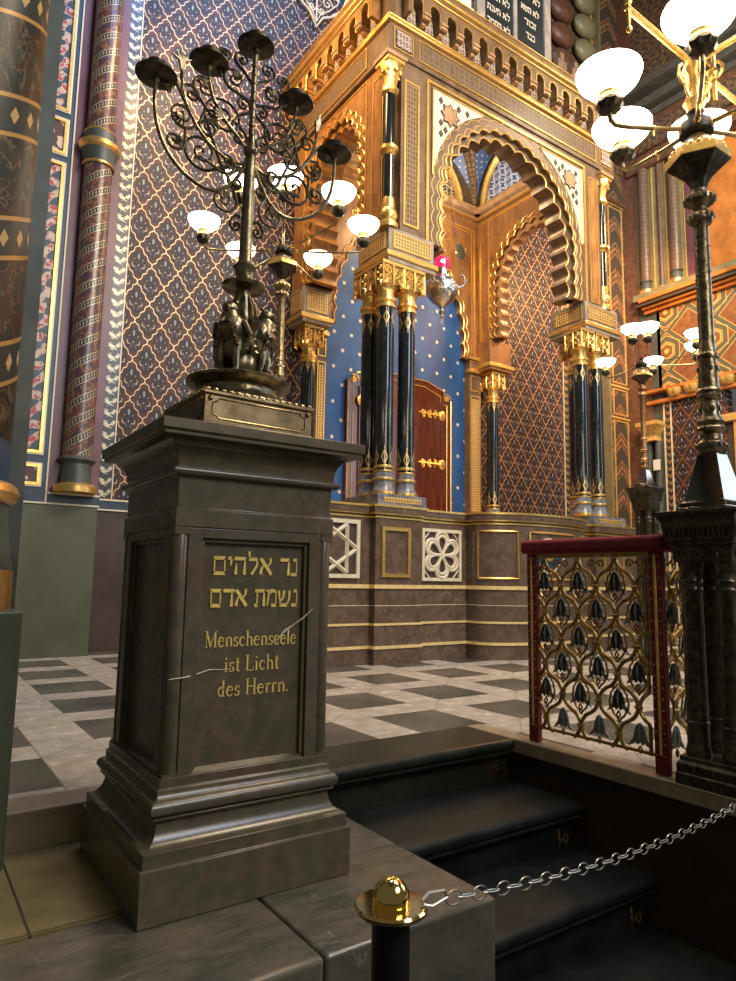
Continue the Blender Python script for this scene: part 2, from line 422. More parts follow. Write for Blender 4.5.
# ------------------------------------------------------------------ geometry helpers
class B:
    def __init__(s): s.v, s.f = [], []
    def add(s, vs, fs):
        k = len(s.v); s.v += [tuple(p) for p in vs]; s.f += [tuple(i + k for i in f) for f in fs]; return s
    def box(s, x0, y0, z0, x1, y1, z1):
        return s.add([(x0, y0, z0), (x1, y0, z0), (x1, y1, z0), (x0, y1, z0), (x0, y0, z1), (x1, y0, z1), (x1, y1, z1), (x0, y1, z1)],
                     [(3, 2, 1, 0), (4, 5, 6, 7), (0, 1, 5, 4), (1, 2, 6, 5), (2, 3, 7, 6), (3, 0, 4, 7)])
    def lathe(s, prof, n=24, c=(0, 0, 0), cap=True, wob=None):
        k = len(prof); vs = []
        for j, (r, z) in enumerate(prof):
            for i in range(n):
                a = 2 * PI * i / n; rr = r * (wob(a, j) if wob else 1)
                vs.append((c[0] + rr * math.cos(a), c[1] + rr * math.sin(a), c[2] + z))
        fs = [(j * n + i, j * n + (i + 1) % n, (j + 1) * n + (i + 1) % n, (j + 1) * n + i) for j in range(k - 1) for i in range(n)]
        if cap: fs += [tuple(range(n - 1, -1, -1)), tuple((k - 1) * n + i for i in range(n))]
        return s.add(vs, fs)
    def sq(s, prof, c=(0, 0), off=0.0):      # square lathe: (half, z)
        vs = []
        for h, z in prof:
            vs += [(c[0] - h, c[1] - h, z), (c[0] + h, c[1] - h, z), (c[0] + h, c[1] + h, z), (c[0] - h, c[1] + h, z)]
        k = len(prof)
        fs = [(j * 4 + i, j * 4 + (i + 1) % 4, (j + 1) * 4 + (i + 1) % 4, (j + 1) * 4 + i) for j in range(k - 1) for i in range(4)]
        fs += [(3, 2, 1, 0), tuple((k - 1) * 4 + i for i in range(4))]
        return s.add(vs, fs)
    def tube(s, pts, r, n=6, closed=False):
        pts = [Vector(p) for p in pts]; m_ = len(pts)
        rr = r if isinstance(r, (list, tuple)) else [r] * m_
        T = []
        for i in range(m_):
            a = pts[(i - 1) % m_] if (closed or i) else pts[0]; b = pts[(i + 1) % m_] if (closed or i < m_ - 1) else pts[-1]
            d = b - a; T.append(d.normalized() if d.length > 1e-9 else Vector((0, 0, 1)))
        ref = Vector((0, 0, 1)) if abs(T[0].z) < 0.9 else Vector((1, 0, 0))
        u = T[0].cross(ref).normalized(); vs = []
        for i in range(m_):
            u = u - T[i] * u.dot(T[i])
            if u.length < 1e-6: u = T[i].cross(Vector((0.3, 0.5, 0.8)))
            u.normalize(); w_ = T[i].cross(u)
            for k in range(n):
                a = 2 * PI * k / n; vs.append(pts[i] + (u * math.cos(a) + w_ * math.sin(a)) * rr[i])
        L = m_ if closed else m_ - 1
        fs = [(i * n + k, i * n + (k + 1) % n, ((i + 1) % m_) * n + (k + 1) % n, ((i + 1) % m_) * n + k) for i in range(L) for k in range(n)]
        if not closed: fs += [tuple(range(n - 1, -1, -1)), tuple((m_ - 1) * n + k for k in range(n))]
        return s.add(vs, fs)
    def ball(s, c, r, n=12, sx=1, sy=1, sz=1):
        m_ = max(4, n // 2); vs = [(c[0], c[1], c[2] - r * sz)]
        for j in range(1, m_):
            b = -PI / 2 + PI * j / m_
            for i in range(n):
                a = 2 * PI * i / n; vs.append((c[0] + r * sx * math.cos(b) * math.cos(a), c[1] + r * sy * math.cos(b) * math.sin(a), c[2] + r * sz * math.sin(b)))
        vs.append((c[0], c[1], c[2] + r * sz)); t = len(vs) - 1
        fs = [(0, 1 + (i + 1) % n, 1 + i) for i in range(n)]
        fs += [(1 + (j - 1) * n + i, 1 + (j - 1) * n + (i + 1) % n, 1 + j * n + (i + 1) % n, 1 + j * n + i) for j in range(1, m_ - 1) for i in range(n)]
        fs += [(t, 1 + (m_ - 2) * n + i, 1 + (m_ - 2) * n + (i + 1) % n) for i in range(n)]
        return s.add(vs, fs)
    def prism(s, poly, d0, d1, axis='x'):
        # poly in (u,z); axis 'x': u=x, depth=y ; 'y': u=y, depth=x ; 'z': (x,y), depth=z
        n = len(poly)
        def P(u, z, d): return (u, d, z) if axis == 'x' else ((d, u, z) if axis == 'y' else (u, z, d))
        vs = [P(u, z, d0) for u, z in poly] + [P(u, z, d1) for u, z in poly]
        fs = [tuple(range(n)), tuple(range(2 * n - 1, n - 1, -1))] + [(i, (i + 1) % n, n + (i + 1) % n, n + i) for i in range(n)]
        return s.add(vs, fs)
    def strip(s, A, Bc, d0, d1, axis='x'):
        # solid between open curves A (inner) and Bc (outer), depth d0..d1
        n = len(A)
        def P(u, z, d): return (u, d, z) if axis == 'x' else (d, u, z)
        vs = [P(*p, d0) for p in A] + [P(*p, d0) for p in Bc] + [P(*p, d1) for p in A] + [P(*p, d1) for p in Bc]
        fs = []
        for i in range(n - 1):
            fs += [(i, i + 1, n + i + 1, n + i), (2 * n + i + 1, 2 * n + i, 3 * n + i, 3 * n + i + 1),
                   (i + 1, i, 2 * n + i, 2 * n + i + 1), (n + i, n + i + 1, 3 * n + i + 1, 3 * n + i)]
        for i in (0, n - 1): fs.append((i, n + i, 3 * n + i, 2 * n + i))
        return s.add(vs, fs)

SPLIT = {'gilt_frame', 'tie', 'stud', 'panel_frame', 'gilt_arch_line', 'block', 'gilt_band', 'ornament_panel', 'ornament_frame', 'frieze_corner', 'frieze_band',
         'incised_line', 'lunette_arch', 'box_moulding', 'inner_cornice', 'white_vein', 'gilt_edge', 'bar_scroll', 'dark_inset'}
def pieces(b):
    par = list(range(len(b.v)))
    def find(i):
        while par[i] != i: par[i] = par[par[i]]; i = par[i]
        return i
    for f in b.f:
        r = find(f[0])
        for k in f[1:]: par[find(k)] = r
    out = {}
    for f in b.f: out.setdefault(find(f[0]), []).append(f)
    res = []
    for fl in out.values():
        ids = sorted({i for f in fl for i in f}); mp = {i: k for k, i in enumerate(ids)}
        q_ = B(); q_.add([b.v[i] for i in ids], [tuple(mp[i] for i in f) for f in fl]); res.append(q_)
    return res
def obj(name, b, mat, parent=None, world=True, smooth=True, bevel=0.0, ang=0.6, segs=2):
    if name in SPLIT:
        ps = pieces(b)
        if len(ps) > 1:
            SPLIT.discard(name); o = [obj(name, p_, mat, parent, world, smooth, bevel, ang, segs) for p_ in ps][0]; SPLIT.add(name); return o
    me = bpy.data.meshes.new(name); me.from_pydata(b.v, [], b.f); me.update()
    bm = bmesh.new(); bm.from_mesh(me); bmesh.ops.recalc_face_normals(bm, faces=bm.faces); bm.to_mesh(me); bm.free()
    me.materials.append(MT[mat] if isinstance(mat, str) else mat)
    if smooth:
        me.polygons.foreach_set('use_smooth', [True] * len(me.polygons)); me.set_sharp_from_angle(angle=ang)
    o = bpy.data.objects.new(name, me); COL.objects.link(o)
    if parent is not None:
        o.parent = parent
        if world:
            p, q = parent, Vector((0, 0, 0))
            while p is not None: q = q + p.location; p = p.parent
            o.location = -q
    if bevel:
        md = o.modifiers.new('bevel', 'BEVEL'); md.width = bevel; md.segments = segs; md.limit_method = 'ANGLE'; md.angle_limit = 0.5
    return o
def tag(o, label, cat, group=None, kind=None):
    o['label'] = label; o['category'] = cat
    if group: o['group'] = group
    if kind: o['kind'] = kind
    return o
def thing(name, label, cat, loc=(0, 0, 0), group=None):
    o = bpy.data.objects.new(name, None); COL.objects.link(o); o.location = loc; o.empty_display_size = 0.1
    return tag(o, label, cat, group)
def struct(name, b, mat, **k):
    o = obj(name, b, mat, **k); o['kind'] = 'structure'; return o
def recenter(o, loc):                 # put a mesh's origin at loc so its pattern runs round that axis
    me = o.data; me.transform(Matrix.Translation(-Vector(loc))); o.location = o.location + Vector(loc); return o
def copy_tree(o, parent=None):
    c = o.copy(); COL.objects.link(c)
    if parent is not None: c.parent = parent
    for ch in list(o.children): copy_tree(ch, c)
    return c

def spiral(cx, cz, r, turns, start, sgn=1, y=0.0, tail=None, n=None, rmin=0.12):
    n = n or int(16 * turns); pts = []
    for i in range(n + 1):
        t = i / n; a = start + sgn * 2 * PI * turns * t; rr = r * (1 - (1 - rmin) * t)
        pts.append((cx + rr * math.cos(a), y, cz + rr * math.sin(a)))
    return pts
def bez(p0, p1, p2, p3, n=14):
    out = []
    for i in range(n + 1):
        t = i / n; a = (1 - t) ** 3; b = 3 * (1 - t) ** 2 * t; c = 3 * (1 - t) * t * t; d = t ** 3
        out.append(tuple(a * p0[k] + b * p1[k] + c * p2[k] + d * p3[k] for k in range(len(p0))))
    return out

def arch_path(c, R, zc, z0, per=0.22, amp=0.0, n_l=8, ogee=0.0, N=None):
    """leg up, round arch, leg down; scalloped outward by amp with lobes about per long"""
    legs = zc - z0; total = 2 * legs + PI * R; N = N or max(3, round(total / per))
    pts, nrm = [], []
    steps = N * n_l
    for i in range(steps + 1):
        s = total * i / steps
        if s < legs: p = (c - R, z0 + s); nn = (-1, 0)
        elif s > total - legs: p = (c + R, z0 + total - s); nn = (1, 0)
        else:
            a = PI - (s - legs) / R; nn = (math.cos(a), math.sin(a)); p = (c + R * nn[0], zc + R * nn[1])
            if ogee: p = (p[0], p[1] + ogee * max(0, 1 - abs(a - PI / 2) / 0.55) ** 2)
        d = amp * abs(math.sin(PI * N * s / total))
        pts.append((p[0] + nn[0] * d, p[1] + nn[1] * d)); nrm.append(nn)
    return pts, nrm
def offset(pts, nrm, d): return [(p[0] + n[0] * d, p[1] + n[1] * d) for p, n in zip(pts, nrm)]
def to_rect(pts, c, zc, xl, xr, zt):
    out = []
    for x, z in pts:
        if z <= zc: out.append((xl if x < c else xr, z)); continue
        dx, dz = x - c, z - zc; k = 1e9
        if dx < -1e-9: k = min(k, (xl - c) / dx)
        if dx > 1e-9: k = min(k, (xr - c) / dx)
        if dz > 1e-9: k = min(k, (zt - zc) / dz)
        out.append((c + dx * k, zc + dz * k))
    for cx in (xl, xr):
        j = min(range(len(out)), key=lambda i: (out[i][0] - cx) ** 2 + (out[i][1] - zt) ** 2); out[j] = (cx, zt)
    return out
def line_tube(b, pts, d, r, axis='x', n=6, closed=False):
    P = [(u, d, z) if axis == 'x' else (d, u, z) for u, z in pts]
    return b.tube(P, r, n, closed)
def frame(b, u0, z0, u1, z1, d, r, axis='x', n=6, open_=False):
    t = r
    O = [(u0 - t, z0 - t), (u0 - t, z1 + t), (u1 + t, z1 + t), (u1 + t, z0 - t)]
    I = [(u0 + t, z0 + (-t if open_ else t)), (u0 + t, z1 - t), (u1 - t, z1 - t), (u1 - t, z0 + (-t if open_ else t))]
    if not open_: O.append(O[0]); I.append(I[0])
    n = len(O)
    def P(p, dd): return (p[0], dd, p[1]) if axis == 'x' else (dd, p[0], p[1])
    m_ = 4 if not open_ else 4
    vs = [P(p, d - t) for p in O[:4]] + [P(p, d - t) for p in I[:4]] + [P(p, d + t) for p in O[:4]] + [P(p, d + t) for p in I[:4]]
    fs = []
    for i in range(n - 1):
        k = (i + 1) % 4
        fs += [(i, k, 4 + k, 4 + i), (8 + k, 8 + i, 12 + i, 12 + k), (k, i, 8 + i, 8 + k), (4 + i, 4 + k, 12 + k, 12 + i)]
    if open_:
        for i in (0, 3): fs.append((i, 4 + i, 12 + i, 8 + i))
    b.add(vs, fs)
    return b

# ------------------------------------------------------------------ the setting
ZTOP = 15.0
WB, WR = 8.9, 12.95
b = B().box(-3, 3.32, -0.3, 1.83, 9.2, 0).box(1.83, 3.40, -0.3, 3.17, 9.2, 0).box(3.17, 3.40, -0.3, 13.3, 9.2, 0).box(3.295, -2, -0.3, 13.3, 3.40, 0)
struct('floor', b, 'dais_tile', smooth=False)
struct('floor_lower', B().box(-3, -3, -0.80, 3.17, 3.1, -0.70), 'step_marble', smooth=False)
b = B().box(-3, 2.41, -0.69, 1.135, 3.12, -0.15)
struct('floor_platform', b, 'ochre_tile', smooth=False)
struct('trim_1', B().box(-3, 3.12, -0.3, 1.825, 3.32, 0.004), 'curb_stone', bevel=0.006)
struct('trim_2', B().box(3.165, -2, -0.075, 3.30, 3.40, 0.006), 'curb_stone', bevel=0.006)
struct('wall_stair', B().box(3.20, -2, -0.80, 3.29, 3.36, -0.075), 'stair_wall_marble', smooth=False)

# walls
struct('wall_back', B().box(2.20, WB, 1.90, 11.0, WB + 0.2, 13.0), 'lattice_wallpaper', smooth=False)
struct('trim_3', B().box(2.010, WB - 0.012, 1.90, 2.20, WB + 0.2, 13.0), 'leaf_border', smooth=False)
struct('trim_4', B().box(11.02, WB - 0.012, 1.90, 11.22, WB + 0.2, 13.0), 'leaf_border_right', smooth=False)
struct('trim_5', B().box(11.22, WB - 0.02, 0, 12.55, WB + 0.2, 9.4), 'purple_paint', smooth=False)
struct('trim_6', B().box(12.30, 8.67, 0, 12.93, WB + 0.2, ZTOP), 'chevron_arabesque', smooth=False)
b = B(); 
for z in (9.38, 5.15, 4.45): b.box(12.30, 8.65, z, 12.93, 8.67, z + 0.04)
for z0, z1 in ((0.3, 4.40), (4.55, 5.10), (5.25, 9.30)):
    frame(b, 12.38, z0, 12.86, z1, 8.665, 0.012)
b.box(11.9, WB - 0.04, 0, 11.94, WB, 9.3).box(12.25, WB - 0.04, 0, 12.28, WB, 9.3)
struct('trim_29', B().box(12.24, 8.66, 0, 12.298, 8.90, ZTOP), 'olive_paint', smooth=False)
struct('trim_7', b, 'gold_paint', smooth=False)
struct('wall_dado', B().box(1.97, WB - 0.03, 0, 3.95, WB + 0.1, 1.745), 'brown_dado', smooth=False)
struct('trim_8', B().box(1.97, WB - 0.05, 1.745, 3.95, WB + 0.1, 1.885), 'blue_band', smooth=False)
struct('trim_9', B().box(1.97, WB - 0.062, 1.742, 3.95, WB, 1.760).box(1.97, WB - 0.062, 1.868, 3.95, WB, 1.888), 'cream_paint', smooth=False)
struct('wall_upper', B().box(1.9, WB - 0.02, 13.0, 12.6, WB + 0.2, ZTOP).box(11.22, WB - 0.01, 9.4, 12.55, WB + 0.2, 13.0), 'dark_arabesque', smooth=False)
# left pilaster wall at y = 8.5
PY = 8.5
struct('wall_left', B().box(-3, PY, 0, 1.945, WB + 0.2, 1.745), 'green_paint', smooth=False)
struct('wall_left_upper', B().box(1.37, PY, 1.875, 1.935, WB + 0.2, ZTOP), 'purple_paint', smooth=False)
struct('trim_10', B().box(-3, PY - 0.012, 1.745, 1.955, WB - 0.05, 1.880).box(-3, PY - 0.006, 1.88, 1.37, WB, ZTOP), 'blue_band', smooth=False)
b = B().box(-3, PY - 0.020, 1.742, 1.958, PY, 1.760).box(1.355, PY - 0.020, 1.862, 1.958, PY, 1.882)
b.box(1.355, PY - 0.020, 1.76, 1.372, PY, ZTOP)
frs = [(1.94, 2.20), (2.31, 5.92), (6.02, 6.49), (6.59, 12.0)]
for z0, z1 in frs: frame(b, 0.45, z0, 1.295, z1, PY - 0.012, 0.009)
struct('trim_11', b, 'cream_paint', smooth=False)
b = B()
for z0, z1 in frs: frame(b, 0.475, z0 + 0.025, 1.268, z1 - 0.025, PY - 0.014, 0.016)
struct('trim_12', b, 'gold', smooth=False)
b = B()
for i, (z0, z1) in enumerate(frs):
    if i % 2: b.box(0.49, PY - 0.010, z0 + 0.04, 1.25, PY - 0.004, z1 - 0.04)
struct('trim_13', b, 'painted_arabesque', smooth=False)
b = B()
for i, (z0, z1) in enumerate(frs):
    if i % 2 == 0: b.box(0.49, PY - 0.010, z0 + 0.04, 1.25, PY - 0.004, z1 - 0.04)
struct('trim_14', b, 'cream_arabesque', smooth=False)

# right wall x = 12.95 : dado/wallpaper, scallop corbels, hexwork frieze, cornice, columned storey
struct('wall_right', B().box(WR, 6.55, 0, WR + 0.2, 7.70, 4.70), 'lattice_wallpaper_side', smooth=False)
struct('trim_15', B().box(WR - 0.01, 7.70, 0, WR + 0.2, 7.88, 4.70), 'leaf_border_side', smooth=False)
struct('trim_16', B().box(WR, 7.88, 0, WR + 0.2, 8.36, 7.0).box(WR, -2, 0, WR + 0.2, 6.3, 4.7), 'grey_green_paint', smooth=False)
struct('trim_17', B().box(WR - 0.02, 8.36, 0, WR + 0.2, 8.70, ZTOP).box(WR - 0.05, 8.1, 4.2, WR + 0.1, 8.36, 6.6), 'red_brown_paint', smooth=False)
struct('trim_18', B().box(WR, -2, 4.98, WR + 0.2, 7.95, 6.72), 'painted_hexwork', smooth=False)
b = B()
for z0, z1, d in ((4.70, 4.78, 0.10), (4.93, 5.0, 0.16), (6.72, 6.80, 0.08), (6.80, 6.86, 0.16), (6.93, 7.02, 0.28)):
    b.box(WR - d, -2, z0, WR + 0.1, 8.2, z1)
struct('trim_19', b, 'orange_wood', bevel=0.01)
struct('trim_20', B().box(WR - 0.24, -2, 6.86, WR + 0.1, 8.3, 6.93), 'recess_dark', smooth=False)
struct('trim_21', B().box(WR - 0.20, -2, 7.02, WR + 0.1, 8.36, 7.16).box(WR, 7.1, 7.16, WR + 0.2, 8.36, 10.1), 'olive_paint', smooth=False)
struct('trim_22', B().box(WR - 0.04, 6.98, 7.16, WR + 0.2, 7.18, 10.1), 'purple_paint', smooth=False)
struct('wall_right_niche', B().box(WR + 0.25, -2, 7.02, WR + 0.4, 6.98, 10.2), 'orange_wood', smooth=False)
b = B().box(WR - 0.1, -2, 10.05, WR + 0.2, 8.5, 10.4).box(WR - 0.16, -2, 10.9, WR + 0.2, 8.5, 11.1).box(11.2, WB - 0.3, 9.4, WR, WB, 9.5)
struct('trim_23', b, 'red_brown_paint', bevel=0.01)
b = B().box(WR - 0.20, -2, 10.4, WR + 0.2, 8.55, 10.9).box(11.9, WB - 0.25, 10.2, WR, WB, 10.8)
struct('trim_24', b, 'dark_arabesque', smooth=False)
b = B()
for k, (z0, z1) in enumerate(((11.1, 11.25), (11.35, 11.55), (11.75, 11.95))):
    d = 0.22 + 0.09 * k; b.box(WR - d, -2, z0, WR + 0.2, 8.60, z1)
    b.box(11.9, WB - 0.28 - 0.08 * k, z0 - 0.2, WR, WB, z1 - 0.2)
struct('trim_25', b, 'slate_paint', bevel=0.01)
struct('wall_right_upper', B().box(WR + 0.05, -2, 11.1, WR + 0.3, WB, ZTOP), 'dark_arabesque', smooth=False)
b = B()
for y in (7.94, 7.63, 7.22): b.box(WR - 0.02, y - 0.012, 7.16, WR + 0.02, y + 0.012, 10.05)
struct('trim_26', b, 'gold_paint', smooth=False)
struct('wall_right_door', B().box(WR - 0.02, 6.33, 0, WR + 0.2, 6.56, 4.1), 'recess_dark', smooth=False)
struct('trim_27', B().box(WR - 0.12, 5.2, 4.05, WR + 0.1, 6.75, 4.2).box(WR - 0.08, 6.30, 0, WR + 0.05, 6.42, 4.05), 'gold_paint', bevel=0.01)
b = B(); frame(b, -3.0, 3.3, 1.1, 8.6, WR - 0.20, 0.08, 'y')
for yy in (-1.63, -0.27): b.box(WR - 0.28, yy - 0.05, 3.3, WR - 0.16, yy + 0.05, 8.6)
struct('window_1', b, 'olive_paint', smooth=False)
struct('window_2', B().box(WR - 0.17, -2.92, 3.38, WR - 0.16, 1.02, 8.52), 'window_daylight', smooth=False)
struct('ceiling', B().box(-3, -3, ZTOP, 13.4, 9.2, ZTOP + 0.2), 'ceiling_paint', smooth=False)
# shell corbels under the frieze
t0 = thing('shell_corbel', 'x', 'corbel', (WR - 0.02, 7.55, 4.78), 'gilt shell corbels under the painted frieze')
bb = B(); N = 14
vs = [(0, 0, -0.0)]
bb.lathe([(0.01, -0.02), (0.10, 0.0), (0.155, 0.06), (0.17, 0.13), (0.175, 0.15)], 20, wob=lambda a, j: 1 + 0.08 * math.cos(9 * a))
sh = obj('shell', bb, 'gold_paint', t0, world=False)
for i in range(7):
    r_ = t0 if i == 0 else copy_tree(t0)
    r_.location = (WR - 0.06, 7.55 - 0.36 * i, 4.78)
    r_['label'] = ('first', 'second', 'third', 'fourth', 'fifth', 'sixth', 'seventh')[i] + ' gilt shell corbel from the corner below the hexagon frieze'
# lobed polychrome jambs of the great arch above the ark
g = 'painted lobes of the great arch above the ark'
struct('trim_30', B().box(10.55, WB - 0.06, 9.4, 12.15, WB, ZTOP), 'dark_arabesque', smooth=False)
lob = B().ball((0, 0, 0), 0.36, 16, 1, 0.45, 0.70)
for cx, mt, cn, lab in ((10.95, 'red_brown_paint', 'red', 'inner row'), (11.75, 'olive_paint', 'olive', 'outer row')):
    for k in range(7):
        o = obj('arch_lobe', lob, mt); o.location = (cx, WB - 0.225, 10.3 + 0.62 * k)
        tag(o, ('lowest', 'second lowest', 'third lowest', 'fourth lowest', 'third highest', 'second highest', 'topmost')[k] + ' ' + cn + ' painted lobe of the great arch jamb above the ark', 'arch lobe', g + ', ' + lab)
b = B()
for k in range(9): b.tube([(12.1 + 0.12 * math.sin(2 * PI * t / 8), WB - 0.06, 9.6 + 0.6 * k + 0.6 * t / 8) for t in range(9)], 0.03)
struct('trim_28', b, 'gold_paint')

# engaged painted columns
def wall_column(name, x, y, r, z0, z1, label, mat, ring=None, base_h=0.42, group=None):
    t = thing(name, label, 'column', (x, y, z0), group)
    sh = obj('shaft', B().lathe([(r, base_h), (r * 0.98, z1 - z0)], 32), mat, t, world=False)
    obj('column_base', B().lathe([(r * 1.05, 0.10), (r * 1.0, 0.22), (r * 0.92, base_h * 0.8), (r * 1.02, base_h * 0.86), (r * 1.25, base_h * 0.90), (r * 1.25, base_h * 0.94), (r * 1.03, base_h)], 32), 'grey_green_paint', t, world=False)
    obj('base_ring', B().lathe([(r * 1.42, 0.0), (r * 1.42, 0.07), (r * 1.2, 0.10), (r, 0.11)], 32), 'gold', t, world=False)
    if ring:
        zz = ring - z0
        obj('collar', B().lathe([(r, zz - .24), (r * 1.12, zz - .22), (r * 1.10, zz - .12), (r * 1.35, zz - .02), (r * 1.38, zz + .06), (r * 1.15, zz + .1), (r * 1.12, zz + .2), (r, zz + .22)], 32), 'grey_green_paint', t, world=False)
        obj('collar_band', B().lathe([(r * 1.3, zz - .04), (r * 1.46, zz - .01), (r * 1.46, zz + .045), (r * 1.3, zz + .07)], 32, cap=False), 'gold', t, world=False)
        obj('collar_band', B().lathe([(r * 1.10, zz - .24), (r * 1.16, zz - .225), (r * 1.10, zz - .20)], 32, cap=False), 'gold', t, world=False)
        obj('collar_band', B().lathe([(r * 1.10, zz + .19), (r * 1.16, zz + .205), (r * 1.10, zz + .22)], 32, cap=False), 'gold', t, world=False)
    return t
wall_column('painted_column', 1.66, PY - 0.06, 0.170, 1.885, 14.8, 'slender column with slanting dotted bands and gilt collar on purple wall strip', 'spiral_painted_column', 6.2)
g = 'patterned columns of the right wall upper storey'
wall_column('slim_column', WR - 0.05, 8.12, 0.11, 7.16, 10.05, 'speckled slim column, farther left of the two above right cornice', 'frieze_ornament', None, 0.3, g)
wall_column('slim_column', WR - 0.05, 7.42, 0.11, 7.16, 10.05, 'speckled slim column nearer the big candelabrum, above right cornice', 'frieze_ornament', None, 0.3, g)
wall_column('slim_column', WR - 0.0, 7.78, 0.05, 7.16, 10.05, 'thin dark red colonnette between two speckled columns above right cornice', 'red_brown_paint', None, 0.1, g)
wall_column('slim_column', WR - 0.08, 8.18, 0.07, 1.2, 3.9, 'dark green colonnette behind the far candelabrum, left of its pair', 'grey_green_paint', None, 0.2)
wall_column('slim_column', WR - 0.08, 7.97, 0.07, 1.2, 3.9, 'dark green colonnette behind the far candelabrum, right of its pair', 'grey_green_paint', None, 0.2)
tag(obj('pilaster_capital', B().sq([(0.14, 3.9), (0.12, 4.0), (0.22, 4.2), (0.24, 4.22), (0.24, 4.3)], (WR - 0.1, 8.08)), 'gold_paint'), 'gilt carved capital above two dark green colonnettes on right wall', 'capital')
tag(obj('colonnette_plinth', B().box(WR - 0.28, 7.84, 0, WR, 8.32, 1.2), 'grey_green_paint'), 'grey green plinth under paired colonnettes on right wall', 'plinth')
tag(obj('notice_card', B().box(WR - 0.165, 7.90, 3.28, WR - 0.15, 8.05, 3.50), 'white_card', smooth=False), 'small white notice card beside green colonnettes on right wall', 'card')

# pendant ornament on the wallpaper, top
t = thing('wall_pendant', 'pierced cream arabesque pendant ornament hanging on blue-lit wallpaper at top', 'ornament', (4.93, WB - 0.03, 9.95))
b = B()
pts = [(-0.62, 0.95), (-0.5, 0.55), (-0.28, 0.32), (-0.12, 0.22), (0, 0.0), (0.12, 0.22), (0.28, 0.32), (0.5, 0.55), (0.62, 0.95)]
b.tube([(x, -0.02, z) for x, z in pts], 0.022); b.tube([(x * 0.8, -0.02, z * 0.95 + 0.09) for x, z in pts], 0.013)
obj('rim', b, 'cream_stone', t, world=False)
b = B()
for s in (-1, 1):
    for cx, cz, r, st in ((0.20, 0.52, 0.11, 0), (0.38, 0.75, 0.10, 1), (0.13, 0.82, 0.12, 2), (0.09, 0.33, 0.07, 3), (0.30, 0.95, 0.09, 4)):
        b.tube([(s * p[0], -0.02, p[2]) for p in spiral(cx, cz, r, 1.4, st)], 0.014)
b.tube([(0, -0.02, 0.1), (0, -0.02, 1.0)], 0.016)
obj('scrollwork', b, 'cream_stone', t, world=False)

# great near column at left, with its pier and pedestal block
t = thing('great_column', 'huge round painted column with gilt slanting bands at the left edge', 'column', (-0.03, 3.28, 0.0))
obj('pedestal_block', B().box(-0.50, 2.95, -0.148, 0.428, 3.115, 0.80).box(-0.5, 3.115, 0.008, 0.428, 3.7, 0.80), 'green_paint', t, bevel=0.008)
b = B().lathe([(0.405, 0.80), (0.405, 0.96)], 40, (0.02, 3.32, 0)); obj('gilt_base', b, 'gold', t)
b = B().lathe([(0.40, 0.96), (0.385, 1.04), (0.37, 1.16), (0.37, 1.24)], 40, (0.02, 3.32, 0)); obj('base_neck', b, 'grey_green_paint', t)
b = B().lathe([(0.37, 1.235), (0.395, 1.25), (0.405, 1.28), (0.395, 1.31), (0.37, 1.325)], 40, (0.02, 3.32, 0)); obj('gilt_torus', b, 'gold', t)
b = B().lathe([(0.37, 1.32), (0.37, 1.44), (0.362, 1.47), (0.362, 1.50)], 40, (0.02, 3.32, 0)); obj('base_drum', b, 'blue_band', t)
b = B().lathe([(0.359, 1.50), (0.359, ZTOP - 0.02)], 48, (0.02, 3.32, 0)); recenter(obj('shaft', b, 'great_column_paint', t), (0.02, 3.32, 0))
struct('wall_pier', B().box(-0.9, 3.702, 0.0, 0.495, 4.3, ZTOP), 'grey_green_paint', smooth=False)

# ------------------------------------------------------------------ stairs
t = thing('stair', 'black marble steps between the inscribed pedestal and the dark side wall', 'stairs', (2.5, 2.6, -0.70))
def step(y0, y1, zt, zb, mat, x0=1.845, x1=3.195):
    r = 0.032; prof = []
    for i in range(7):
        a = -PI / 2 + PI * i / 6; prof.append((y0 + r - 0.0 + (-r * math.cos(a)), zt - r + r * math.sin(a)))
    poly = [(y0 + 0.075, zt - 0.11), (y0 + 0.03, zt - 0.095), (y0 + 0.012, zt - 0.075)] + prof + [(y1, zt), (y1, zb), (y0 + 0.075, zb)]
    bb = B().prism(poly, x0, x1, 'y'); return obj('step', bb, mat, t)
step(2.97, 3.395, 0.004, -0.24, 'slab_marble')
step(2.50, 3.35, -0.237, -0.465, 'step_marble')
step(2.07, 3.30, -0.465, -0.698, 'step_marble')
g = 'brass stair rod eyelets on the black steps'
for i, (x, y, z, lab) in enumerate(((3.10, 3.02, -0.20, 'small brass rod eyelet in the corner of the topmost riser'), (3.10, 2.55, -0.45, 'small dull rod eyelet in the corner of the second riser'), (3.10, 2.12, -0.68, 'small dull rod eyelet in the corner of the lowest riser'))):
    b = B().tube([(x + 0.018 * math.cos(a * PI / 6), y, z + 0.03 + 0.022 * math.sin(a * PI / 6)) for a in range(12)], 0.005, 5, True)
    b.box(x - 0.045, y + 0.012, z - 0.02, x - 0.028, y + 0.028, z + 0.08)
    b.box(x - 0.045, y + 0.0, z + 0.02, x - 0.012, y + 0.012, z + 0.03)
    tag(obj('rod_eyelet', b, 'brass' if i == 0 else 'aged_brass'), lab, 'eyelet', g)

# marble block under the pedestal
JX = 1.14
t = thing('marble_block', 'veined grey brown marble block carrying the inscribed pedestal', 'stone block', (0.6, 2.1, -0.70))
obj('front_slab', B().box(-3, 1.82, -0.698, JX - 0.003, 2.405, -0.150), 'block_marble', t, bevel=0.016, segs=4)
obj('corner_slab', B().box(JX, 1.82, -0.698, 1.838, 2.405, -0.150).box(JX, 2.405, -0.698, 1.838, 3.11, -0.150), 'block_marble', t, bevel=0.014, segs=4)

